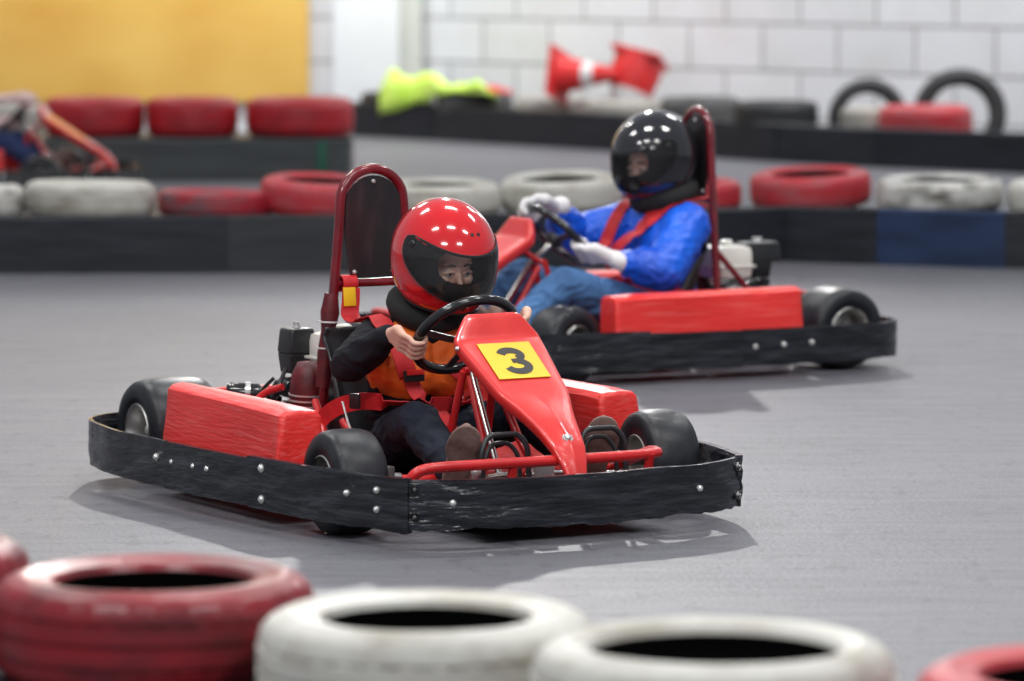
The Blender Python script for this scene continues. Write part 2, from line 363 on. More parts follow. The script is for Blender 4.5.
def make_kart(name, label, O, ang, fx=0., hoop_z=.86, seat_y=.05, plate=True, steer=(-.10,-.12), band_bolts=True, group=None, pod_x0=.235, pod_x1=None, engd=(.084,.11)):
    root=empty(name,(O[0],O[1],0),math.radians(ang)); tag(root,label,'go-kart',group)
    def X(x):
        if x<=.95: return x + fx*max(0,(x-.55)/.4)
        return x+fx
    # --- bumper band
    half=[(-.205,0),(-.205,-.22),(-.202,-.38),(-.175,-.485),(-.10,-.552),(.02,-.588),(.18,-.610),(.477,-.601),(.70,-.588),(.908,-.572),(1.10,-.550),(1.26,-.530),(1.40,-.503),(1.49,-.474)]
    front=[(1.525,-.452),(1.565,-.385),(1.59,-.30),(1.610,-.18),(1.62,-.06),(1.622,0)]
    def panel(pts, n, z0, z1, thick, seed, wave, nm='bumper_panel', jag=0.):
        P=catmull([(X(a),b,0) for a,b in pts],n); L=[0]
        for i in range(1,len(P)): L.append(L[-1]+(P[i]-P[i-1]).length)
        bm=bmesh.new(); rings=[]; rows=10
        cx=.6
        for i,p in enumerate(P):
            T=(P[min(i+1,len(P)-1)]-P[max(i-1,0)]).normalized(); N=V((T.y,-T.x,0))
            if N.dot(V((p.x-cx,p.y,0)))<0: N=-N
            rg=[]
            for s_ in (1,0):
                for j in range(rows+1):
                    jj=j if s_ else rows-j
                    z=z0+(z1-z0)*jj/rows
                    dz=0
                    if jj==0: dz=jag*(noise.noise(V((L[i]*9,seed,0)))+.5*noise.noise(V((L[i]*40,seed,3))))
                    if jj==rows: dz=.0025*noise.noise(V((L[i]*7,seed,9)))
                    d=(wave*(noise.noise(V((L[i]*4.5+.8*noise.noise(V((L[i]*5,z*20,seed))),z*38+L[i]*4,seed)))*1.15+.4*noise.noise(V((L[i]*26,z*120,seed)))))
                    off=N*((thick if s_ else 0)+d)
                    rg.append(bm.verts.new((p.x+off.x,p.y+off.y,z+dz)))
            rings.append(rg)
        ring_faces(bm, rings, True, False, True)
        return finish(bm,nm,M['band'],root,True,45), P
    for s in (-1,1):
        H=[(a,b*(-s)) for a,b in half]
        panel(H[:8],8,.05,.170,.010,3+s,.003,jag=.004)
        panel(H[7:10],14,.047,.168,.015,5+s,.0035,jag=.004)
        panel(H[9:]+[(1.52,.458*s)],12,.045,.175,.020,8+s,.006,jag=.005)
    F=front+[(a,-b) for a,b in reversed(front[:-1])]
    panel([(1.512,-.464)]+F+[(1.512,.464)],14,.05,.172,.012,20,.0065,'front_bumper_panel',jag=.010)
    # bolts
    def out_pt(x,side,off=.012):
        Hs=catmull([(X(a),b,0) for a,b in half],6)
        best=min(Hs,key=lambda p:abs(p.x-X(x)) + (0 if p.y<-.44 else 9)); i=Hs.index(best)
        T=(Hs[min(i+1,len(Hs)-1)]-Hs[i-1]).normalized(); N=V((T.y,-T.x,0)); N=N if N.y<0 else -N
        p=best+N*off; 
        if side>0: p=V((p.x,-p.y,0)); N=V((N.x,-N.y,0))
        return p,N
    def front_pt(y,off=.014):
        Fs=catmull([(X(a),b,0) for a,b in F],8); best=min(Fs,key=lambda p:abs(p.y-y)); i=Fs.index(best)
        T=(Fs[min(i+1,len(Fs)-1)]-Fs[max(i-1,0)]).normalized(); N=V((T.y,-T.x,0)); N=N if N.x>0 else -N
        return best+N*off,N
    for s in (-1,1):
        for (x,z,r) in (((.413,.124,.0085),(.503,.120,.0075),(.626,.12,.0075),(.701,.12,.0085),(.965,.150,.009),(.965,.072,.009),(1.34,.125,.007),(1.44,.142,.007),(1.43,.095,.007)) if band_bolts else ((.21,.118,.008),(.32,.115,.008),(.42,.112,.008))):
            p,N=out_pt(x,s,.022 if x>.95 else .012); bm=bmesh.new(); disc_bolt(bm,(p.x,p.y,z),N,r*.95,.008); 
            lathe(bm,[(r*1.2,.0015),(r*1.2,-.003)],12,(p.x,p.y,z),N,cap=True)
            finish(bm,'bumper_bolt',M['bolt'],root)
    for (y,z,r) in ((-.452,.150,.006),(-.452,.084,.006),(-.375,.117,.0085),(.300,.080,.0001),(.30,.112,.0085),(.452,.150,.006),(.452,.078,.006)):
        if r<.001: continue
        p,N=front_pt(y); bm=bmesh.new(); disc_bolt(bm,(p.x,p.y,z),N,r,.008)
        if r<.008:
            lathe(bm,[(r*1.5,.001),(r*1.7,.004),(r*1.9,.001),(r*1.9,-.003)],14,(p.x,p.y,z),N)
            finish(bm,'bumper_bolt',M['steel'],root)
        else: finish(bm,'bumper_bolt',M['bolt'],root)
    # --- chassis
    bm=bmesh.new()
    for s in (-1,1):
        tube(bm, fillet([(-.16,s*.30,.10),(.15,s*.26,.09),(.55,s*.28,.07),(X(.98),s*.25,.07),(X(1.36),s*.20,.07)],.12),.014)
        tube(bm, fillet([(.12,s*.27,.10),(.22,s*.52,.10),(.86,s*.52,.09),(X(.98),s*.27,.08)],.08),.012)
        tube(bm, fillet([(-.16,s*.30,.10),(-.215,s*.30,.115)],.02),.012)
    tube(bm,[(-.16,-.31,.10),(-.16,.31,.10)],.014); tube(bm,[(.30,-.28,.075),(.30,.28,.075)],.014)
    tube(bm,[(X(1.17),-.33,.12),(X(1.17),.33,.12)],.016); tube(bm,[(X(1.36),-.21,.07),(X(1.36),.21,.07)],.014)
    for s in (-1,1): tube(bm,[(X(1.36),s*.2,.07),(X(1.55),s*.2,.10),(X(1.59),s*.2,.11)],.012)
    finish(bm,'chassis_frame',M['red_metal'],root)
    bm=bmesh.new(); box(bm,(1.02+fx/2,0,.056),(1.0+fx,.50,.006),bev=.002); finish(bm,'floor_pan',M['blackplastic'],root)
    # --- front hoop bar
    bm=bmesh.new()
    tube(bm, catmull(fillet([(X(1.33),-.455,.10),(X(1.43),-.44,.125),(X(1.465),-.415,.185),(X(1.47),-.35,.19),(X(1.48),0,.188),(X(1.475),.20,.187),(X(1.465),.275,.188),(X(1.38),.30,.185),(X(1.20),.30,.12)],.04,4),2),.0135,12)
    for y in (-.15,.24): tube(bm,[(X(1.475),y,.19),(X(1.44),y,.06)],.012)
    tube(bm,[(X(1.33),-.455,.10),(X(1.17),-.30,.10)],.012); pass
    finish(bm,'front_bar',M['red_metal'],root)
    # --- wheels + axle
    for s in (-1,1):
        kart_wheel(root,-.02,s*.357,.14,.21,s)
        st=steer[0] if s<0 else steer[1]
        kart_wheel(root,X(1.17),s*.452,.13,.135,s,st)
        bm=bmesh.new(); tube(bm,[(X(1.17),s*.30,.13),(X(1.17),s*.43,.13)],.012); box(bm,(X(1.17),s*.33,.125),(.022,.022,.07),bev=.004)
        tube(bm,[(X(1.17),s*.31,.12),(X(1.26),s*.29,.11)],.009)
        finish(bm,'stub_axle',M['steel'],root)
        bm=bmesh.new(); tube(bm,[(X(1.26),s*.29,.115),(X(1.24),s*.02,.13)],.007); sphere(bm,(X(1.26),s*.29,.115),.012,1)
        finish(bm,'tie_rod',M['chrome'],root)
    bm=bmesh.new(); tube(bm,[(-.02,-.35,.14),(-.02,.35,.14)],.016,14); finish(bm,'rear_axle',M['steel'],root)
    bm=bmesh.new(); lathe(bm,[(.03,-.006),(.075,-.006),(.075,.006),(.03,.006)],28,(0,.17,.14),(0,1,0),closed=True); finish(bm,'brake_disc',M['steel'],root)
    # --- side pods
    for s in (-1,1):
        bm=bmesh.new(); x0=pod_x0; x1=pod_x1 or X(.965)
        t=bmesh.new()
        sec=[]
        n=9
        for i in range(n):
            u=i/(n-1); x=x0+(x1-x0)*u
            zt=.290-.004*u; zt2=zt-.002; yo=.497+.036*u; yi=.405+.0*u; 
            bow=.006*math.sin(u*7)
            ring=[(x,yi-.06,.052),(x,yo-.02,.052),(x,yo+.012+bow,.12),(x,yo+bow,.20),(x,yo-.008,zt-.012),(x,yo-.022,zt),(x,(yo+yi)/2,zt+.004),(x,yi+.012,zt2),(x,yi,zt2-.014),(x,yi,.12)]
            if i==n-1: ring=[(x-.006*(p[2]>.2),.5*(yo+yi)+(p[1]-.5*(yo+yi))*.97,.1+(p[2]-.1)*.985) for p in ring]
            sec.append([t.verts.new((p[0],s*p[1],p[2])) for p in ring])
        ring_faces(t,sec)
        caps=[f for f in t.faces if len(f.verts)>4]
        bmesh.ops.recalc_face_normals(t,faces=t.faces)
        ed=set(e for f in caps for e in f.edges)
        bmesh.ops.bevel(t,geom=list(ed),offset=.014,segments=3,affect='EDGES',profile=.6)
        add(bm,t)
        bmesh.ops.triangulate(bm, faces=[f for f in bm.faces if len(f.verts)>4])
        bmesh.ops.subdivide_edges(bm,edges=[e for e in bm.edges if e.calc_length()>.05],cuts=3,use_grid_fill=True)
        for v in bm.verts:   # dents and scuffs of the moulded box; a pinched top corner near the front
            d=(v.co-V((x1-.045,s*.475,.262))).length
            k=.016*math.exp(-(d/.025)**2); v.co.z-=k; v.co.y-=s*k*.8
            g=math.exp(-((v.co.x-(x1-.05))/.02)**2)*max(0,min(1,(abs(v.co.y)-.44)/.05)); v.co.y-=s*.010*g*(.5+.5*math.sin(v.co.z*16))
            v.co.y+=s*.004*noise.noise(V((v.co.x*6,v.co.z*9,s)))
        finish(bm,'side_pod',M['red_worn'],root,True,38)
    # --- nose panel
    S=[(1.105,.520,.074,0,.010),(1.112,.514,.082,0,.02),(1.134,.466,.120,0,.03),(1.142,.455,.123,0,.035),(1.20,.418,.115,0,.036),(1.28,.365,.104,0,.036),(1.315,.343,.099,.001,.034),(1.35,.322,.086,.004,.034),(1.38,.302,.073,.008,.032),(1.41,.282,.063,.010,.030),(1.44,.261,.055,.011,.028),(1.487,.222,.045,.010,.024),(1.51,.188,.036,.007,.018),(1.530,.140,.024,.003,.010)]
    Sx=[]
    for i in range(len(S)-1):
        for k in range(3):
            t=k/3; Sx.append(tuple(S[i][q]*(1-t)+S[i+1][q]*t for q in range(5)))
    Sx.append(S[-1])
    def nose_normal(i):
        a=Sx[max(i-1,0)]; b=Sx[min(i+1,len(Sx)-1)]; d=V((b[0]-a[0],0,b[1]-a[1])).normalized(); return V((-d.z,0,d.x))
    bm=bmesh.new(); rings=[]
    for i,(x,z,w,rg,dp) in enumerate(Sx):
        N=nose_normal(i); c=V((X(x),0,z)); ring=[]
        prof=[(-w*.93,-dp),(-w,-dp*.35),(-w*.985,-.004),(-w*.93,0),(-w*.45,rg*.25),(-w*.12,rg*.9),(0,rg),(w*.12,rg*.9),(w*.45,rg*.25),(w*.93,0),(w*.985,-.004),(w,-dp*.35),(w*.93,-dp)]
        for (y,h) in prof: ring.append(bm.verts.new(c+V((0,y,0))+N*h))
        rings.append(ring)
    ring_faces(bm,rings,False,False,False)
    # closed back lip
    bmesh.ops.recalc_face_normals(bm,faces=bm.faces)
    me=realise(bm,[('SOLIDIFY',dict(thickness=.004,offset=0.)),('SUBSURF',dict(levels=1))]); me.name='nose_panel'; me.materials.clear(); me.materials.append(M['red'])
    me.polygons.foreach_set('use_smooth',[True]*len(me.polygons))
    nose=bpy.data.objects.new('nose_panel',me); COL.objects.link(nose); nose.parent=root
    # plate frame along panel between (1.142,.455) and (1.28,.365)
    A=V((X(1.142),0,.455)); B=V((X(1.28),0,.365)); D=(B-A).normalized(); N=V((-D.z,0,D.x)); Lr=V((0,1,0))
    def on(u,v,h=0): return A+D*(u)+Lr*v+N*h   # u down the panel, v across
    if plate:
        bm=bmesh.new()
        q=[on(.018,-.076,.0045),on(.018,.074,.0045),on(.160,.070,.0045),on(.160,-.078,.0045)]
        P8=[p for p in q]+[p+N*.0015 for p in q]; hexa(bm,P8); pl=finish(bm,'number_plate',M['yellow'],nose,False)
        # digit 3
        bm=bmesh.new(); cu,cv=.092,-.002; hgt=.098; wd=.072
        cl=[]
        for k in range(13):
            a=math.radians(168-k*(168+80)/12); cl.append((.5+.40*math.cos(a)*.95,.745+.185*math.sin(a)))
        for k in range(15):
            a=math.radians(75-k*(75+170)/14); cl.append((.5+.43*math.cos(a)*.95,.285+.215*math.sin(a)))
        def dg(w0):
            st=[]
            for i,(x,y) in enumerate(cl):
                a=cl[max(i-1,0)]; b=cl[min(i+1,len(cl)-1)]; dx,dy=b[0]-a[0],b[1]-a[1]; l=math.hypot(dx*wd,dy*hgt) or 1
                nx,ny=-dy*hgt/l,dx*wd/l
                px=(x-.5)*wd; py=(y-.5)*hgt
                st.append(((px+nx*w0,py+ny*w0),(px-nx*w0,py-ny*w0)))
            return st
        for seg in (cl[:12],cl[13:]):
            base=cl; cl_=seg; keep=cl; cl=cl_; st=dg(.0115); cl=keep
            rings=[]
            for (a,b) in st:
                pa=on(cu-a[1],cv+a[0],.0065); pb=on(cu-b[1],cv+b[0],.0065)
                rings.append([bm.verts.new(p) for p in (pa,pb,pb+N*.0008,pa+N*.0008)])
            ring_faces(bm,rings)
        # middle stub of the 3
        q=[on(cu-.008,cv-.008,.0066),on(cu-.008,cv+.014,.0066),on(cu+.008,cv+.014,.0066),on(cu+.008,cv-.008,.0066)]
        hexa(bm,q+[p+N*.0008 for p in q])
        finish(bm,'digit',M['ink'],nose,False)
    bm=bmesh.new(); i=min(range(len(Sx)),key=lambda k:abs(Sx[k][0]-1.478)); N2=nose_normal(i)
    disc_bolt(bm,V((X(Sx[i][0]),0,Sx[i][1]))+N2*.010,N2,.010,.008); lathe(bm,[(.014,.001),(.014,-.003)],14,V((X(Sx[i][0]),0,Sx[i][1]))+N2*.010,N2,cap=True)
    finish(bm,'nose_bolt',M['bolt'],nose)
    bm=bmesh.new(); disc_bolt(bm,(X(1.15),-.125,.44),(-.1,-1,.1),.006,.006); finish(bm,'nose_bolt',M['bolt'],nose)
    # --- steering column, supports
    cw=V((X(.965),0,.455)); Vf=V((.69,0,.72)).normalized(); Nn=V((-Vf.z,0,Vf.x))  # toward driver
    bm=bmesh.new(); tube(bm,[cw-Nn*.005,cw-Nn*.06,(X(1.06),-.03,.36),(X(1.235),-.045,.10)],.0085,12); finish(bm,'steering_column',M['chrome'],root)
    bm=bmesh.new()
    tube(bm,[(X(1.04),-.045,.37),(X(.985),-.055,.20),(X(.975),-.10,.07)],.0105); tube(bm,[(X(1.055),-.035,.355),(X(1.15),-.05,.21),(X(1.22),-.09,.08)],.0105)
    tube(bm,[(X(1.04),.045,.37),(X(.985),.055,.20),(X(.975),.10,.07)],.0105); tube(bm,[(X(1.055),.035,.355),(X(1.15),.05,.21),(X(1.22),.09,.08)],.0105)
    tube(bm,[(X(1.04),-.045,.37),(X(1.04),.045,.37)],.0105)
    tube(bm,[(X(1.04),0,.37),(X(1.13),0,.43)],.009)
    finish(bm,'column_support',M['red_metal'],root)
    # steering wheel
    R=.133; pts=[]
    for k in range(48):
        a=2*PI*k/48; d=V((0,1,0))*math.cos(a)+Vf*math.sin(a); rr=R
        pts.append(cw+d*rr)
    bm=bmesh.new(); tube(bm,pts,.0135,12,closed=True)
    for v in bm.verts: pass
    sw=finish(bm,'steering_wheel',M['blackgloss'],root,True,80)
    bm=bmesh.new()
    for a in (math.radians(8),math.radians(172),math.radians(270)):
        d=V((0,1,0))*math.cos(a)+Vf*math.sin(a); sd=d.cross(Nn)
        ribbon(bm,[cw-Nn*.022,cw+d*.05-Nn*.018,cw+d*.10-Nn*.006,cw+d*.130],sd,.022,.004,3)
    finish(bm,'spoke',M['steel'],sw)
    bm=bmesh.new(); lathe(bm,[(0,.006),(.026,.006),(.030,0),(.030,-.014),(.018,-.03),(0,-.03)],20,cw-Nn*.014,Nn); finish(bm,'hub',M['blackplastic'],sw)
    # --- pedals (double loop hoops)
    for s,yc in ((-1,-.115),(1,.165)):
        for k,(zz,w,xx) in enumerate(((.245,.062,1.36),(.222,.045,1.345))):
            bm=bmesh.new()
            tube(bm, fillet([(X(xx)+.01,yc-w-.012,.10),(X(xx)+.01,yc-w-.004,zz-.035),(X(xx),yc-w+.02,zz),(X(xx),yc+w-.02,zz),(X(xx)+.01,yc+w+.002,zz-.03),(X(xx)+.012,yc+w+.006,.12)],.022),.0072 if k==0 else .006)
            finish(bm,'pedal',M['blackplastic'],root)
    bm=bmesh.new()
    for y in (-.19,-.05,.09,.24):
        lathe(bm,[(.014,-.012),(.014,.012)],14,(X(1.365),y,.115),(0,1,0),cap=True); finish(bm,'pedal_bushing',M['bolt'],root); bm=bmesh.new()
    sphere(bm,(X(1.42),-.225,.165),.013,2); tube(bm,[(X(1.36),-.2,.11),(X(1.42),-.225,.165)],.006); finish(bm,'pedal_stop',M['bolt'],root); bm=bmesh.new()
    tube(bm,[(X(1.36),-.05,.12),(X(1.2),.02,.12)],.005); finish(bm,'pedal_rod',M['bolt'],root); bm=bmesh.new()
    box(bm,(X(1.36),.0,.14),(.03,.05,.06),bev=.004)
    finish(bm,'pedal_linkage',M['bolt'],root)
    # --- seat shell
    bm=bmesh.new(); prof=[(.93,.085),(.86,.07),(.72,.065),(.56,.07),(.47,.11),(.43,.19),(.405,.29),(.385,.38),(.375,.43)]
    pf=catmull([(a,0,b) for a,b in prof],4); rings=[]
    for i,p in enumerate(pf):
        u=i/(len(pf)-1); hw=.155+.02*math.sin(u*PI); rise=.02+.10*math.sin(min(1,u*1.1)*PI)**.8 if u<.95 else .03
        T=(pf[min(i+1,len(pf)-1)]-pf[max(i-1,0)]).normalized(); Nv=V((-T.z,0,T.x)); Nv=Nv if (Nv.x>0 or Nv.z>.5) else -Nv
        ring=[]
        for j in range(13):
            q=-1+2*j/12; y=hw*math.sin(q*1.35)/math.sin(1.35); k=abs(q)**3*rise
            ring.append(bm.verts.new(p+V((0,y+seat_y,0))+Nv*k))
        rings.append(ring)
    ring_faces(bm,rings,False,False,False); bmesh.ops.recalc_face_normals(bm,faces=bm.faces)
    me=realise(bm,[('SOLIDIFY',dict(thickness=.008,offset=0.))]); me.materials.clear(); me.materials.append(M['blackplastic']); me.name='seat'
    me.polygons.foreach_set('use_smooth',[True]*len(me.polygons)); so=bpy.data.objects.new('seat',me); COL.objects.link(so); so.parent=root
    # --- roll hoop with headrest plate
    hx=.355; yc=.060; hz=hoop_z; hw=.103
    P=[(hx,yc-hw-.055,.09),(hx,yc-hw-.040,.30),(hx,yc-hw-.015,.50),(hx-.0,yc-hw+.004,hz-.16)]
    for k in range(9):
        a=PI-k*PI/8; P.append((hx,yc+math.cos(a)*(hw-.008),hz-.10+math.sin(a)*.088))
    P+= [(hx,yc+hw-.004,hz-.16),(hx,yc+hw+.015,.50),(hx,yc+hw+.040,.30),(hx,yc+hw+.055,.09)]
    bm=bmesh.new(); tube(bm,catmull(P,4),.0138,14)
    cz=hz-.315; tube(bm,[(hx,yc-hw-.005,cz),(hx,yc+hw+.005,cz)],.012,12)
    tube(bm,[(hx,yc+hw+.035,.40),(.10,.24,.10)],.010)
    hoop=finish(bm,'roll_hoop',M['maroon'],root,True,60)
    bm=bmesh.new(); out=[]
    for k in range(17):
        a=-0.05+k*(PI+.1)/16; out.append((math.cos(a)*(hw-.020),hz-.107+math.sin(a)*.078))
    out+=[(-(hw-.018),hz-.19),(-(hw-.030),cz+.035),(-(hw-.038),cz+.012),((hw-.038),cz+.012),((hw-.030),cz+.035),((hw-.018),hz-.19)]
    for dx in (0,.005): 
        pass
    A0=[bm.verts.new((hx+.002,yc+y,z)) for y,z in out]; A1=[bm.verts.new((hx+.008,yc+y,z)) for y,z in out]
    ring_faces(bm,[A0,A1])
    pl=finish(bm,'headrest_plate',M['plate'],root,True,30)
    for (y,z) in ((0,hz-.045),(-(hw-.045),cz+.03),((hw-.045),cz+.03)):
        bm=bmesh.new(); disc_bolt(bm,(hx+.008,yc+y,z),(1,0,0),.006,.006); finish(bm,'plate_bolt',M['bolt'],pl)
    # fabric wrap and zip ties on the near leg
    bm=bmesh.new(); tube(bm,[(hx,yc-hw-.046,.27),(hx,yc-hw-.036,.36),(hx,yc-hw-.030,.42),(hx,yc-hw-.024,.47),(hx,yc-hw-.020,.52)],[.020,.024,.019,.026,.018],14)
    finish(bm,'red_wrap',M['maroon_matte'],hoop)
    for z in (.375,.445):
        bm=bmesh.new(); yy=yc-hw-.055+.04*(z-.09)/.41*1.0
        lathe(bm,[(.0245,-.002),(.027,-.002),(.027,.002),(.0245,.002)],16,(hx,yc-hw-.034+.05*(z-.375),z),(0,.05,1),closed=True); finish(bm,'zip_tie',M['white'],hoop)
    # --- engine
    ex,ey=.17,.0
    eng=bmesh.new()
    box(eng,(ex,ey,.155),(.17,.14,.09),bev=.012)
    lathe(eng,[(0,-.075),(.05,-.075),(.062,-.06),(.062,.05),(.05,.06),(0,.06)],24,(ex+.05,ey+.03,.215),(0,1,0))
    for k in range(7): box(eng,(ex-.085,ey,.165+k*.013),(.09,.10,.004),bev=.001)
    eo=finish(eng,'engine_block',M['steel'],root,True,35)
    bm=bmesh.new(); box(bm,(ex+.06,ey+.03,.348),(engd[1],.15,.115),bev=.028); lathe(bm,[(.022,0),(.022,.018),(.015,.022),(0,.022)],16,(ex+.06,ey+.04,.402),(0,0,1))
    box(bm,(ex+.06,ey+.03,.335),(engd[1]+.01,.16,.008),bev=.003)
    finish(bm,'fuel_tank',M['white_enamel'],eo,True,40)
    bm=bmesh.new(); axx,ayy=.10,-.035
    eh=engd[0]/2; axx=axx+.042-eh
    hexa(bm,[(axx-eh,ayy-.042,.338),(axx+eh,ayy-.042,.338),(axx+eh,ayy+.042,.338),(axx-eh,ayy+.042,.338),
             (axx-eh+.006,ayy-.036,.408),(axx+eh-.006,ayy-.036,.408),(axx+eh-.006,ayy+.036,.408),(axx-eh+.006,ayy+.036,.408)],bev=.010)
    hexa(bm,[(axx-.034,ayy-.034,.285),(axx+.034,ayy-.034,.285),(axx+.034,ayy+.034,.285),(axx-.034,ayy+.034,.285),
             (axx-.040,ayy-.040,.340),(axx+.040,ayy-.040,.340),(axx+.040,ayy+.040,.340),(axx-.040,ayy+.040,.340)],bev=.006)
    ab=finish(bm,'air_filter_box',M['blackplastic'],eo,True,35)
    bm=bmesh.new(); lathe(bm,[(0,.016),(.006,.016),(.006,.006),(.013,.006),(.014,0)],8,(axx,ayy,.407),(0,0,1)); 
    for a in (0,PI): box(bm,(axx+.013*math.cos(a),ayy,.419),(.012,.005,.012),bev=.002)
    finish(bm,'wing_nut',M['bolt'],ab if False else eo)
    bm=bmesh.new()
    for k in range(9):
        random.seed(k); box(bm,(axx+random.uniform(-.035,.045),ayy+random.uniform(-.03,.03),.20+.009*k),(random.uniform(.02,.05),random.uniform(.02,.04),.022),bev=.004)
    lathe(bm,[(.02,-.04),(.024,-.03),(.024,.03),(.02,.04)],14,(axx-.01,ayy-.03,.245),(1,0,0),cap=True)
    tube(bm,catmull([(axx+.03,ayy-.05,.30),(axx+.06,ayy-.09,.25),(axx+.03,ayy-.10,.18),(.2,-.15,.13)],5),.006)
    tube(bm,catmull([(axx-.04,ayy-.05,.27),(axx-.07,ayy-.08,.22),(axx-.03,ayy-.09,.16)],5),.005)
    finish(bm,'carburettor',M['blackplastic'],eo,True,35)
    # finned cover, maroon, wire bands
    bm=bmesh.new(); lathe(bm,[(.02,-.10),(.040,-.095),(.048,-.06),(.050,0),(.046,.05),(.030,.085),(0,.09)],20,(.27,-.09,.245),(.05,0,1),cap=True); cov=finish(bm,'exhaust_guard',M['maroon_matte'],eo,True,60)
    bm=bmesh.new()
    for dz in (-.045,-.030,-.015,.0): lathe(bm,[(.049,-.002),(.053,-.002),(.053,.002),(.049,.002)],20,(.27+dz*.05,-.09,.245+dz),(.05,0,1),closed=True)
    finish(bm,'metal_band',M['bolt'],eo)
    bm=bmesh.new(); mx,my,mz=-.02,-.125,.222
    lathe(bm,[(0,-.06),(.022,-.058),(.029,-.048),(.029,.03),(.02,.038),(0,.038)],20,(mx,my,mz),(.45,.9,-.05))
    tube(bm,catmull([(mx+.02,my+.04,mz),(.03,-.10,.23),(.08,-.08,.21)],5),.013)
    finish(bm,'exhaust_pipe',M['blackgloss'],eo)
    bm=bmesh.new(); 
    for d in (.0,): lathe(bm,[(.0290,-.007),(.032,-.007),(.032,.007),(.0290,.007)],20,V((mx,my,mz))+V((.45,.9,-.05)).normalized()*d,(.45,.9,-.05),closed=True)
    lathe(bm,[(.022,.030),(.024,.034),(.018,.040),(0,.04)],20,(mx,my,mz),(.45,.9,-.05))
    finish(bm,'exhaust_clamp',M['chrome'],eo)
    # rear red guard tube
    bm=bmesh.new(); tube(bm,fillet([(-.16,-.26,.10),(-.14,-.20,.22),(-.12,.20,.22),(-.16,.26,.10)],.05),.011)
    tube(bm,fillet([(.12,-.27,.10),(.14,-.16,.24),(.20,-.13,.26)],.03),.010)
    finish(bm,'rear_guard_bar',M['red_metal'],root)
    # red seat stays beside the seat
    for P_,r_ in (([(.40,-.135,.24),(.50,-.16,.17),(.62,-.22,.10),(.66,-.27,.08)],.011),([(.40,.235,.24),(.50,.26,.17),(.62,.27,.10),(.66,.27,.08)],.011),([(.62,-.17,.21),(.80,-.18,.12),(X(.98),-.20,.075)],.010)):
        bm=bmesh.new(); tube(bm,fillet(P_,.05),r_); finish(bm,'seat_stay',M['red_metal'],root)
    return root,dict(X=X,cw=cw,Vf=Vf,Nn=Nn,R=R,yc=yc,hx=hx,hz=hz,cz=cz,hw=hw)

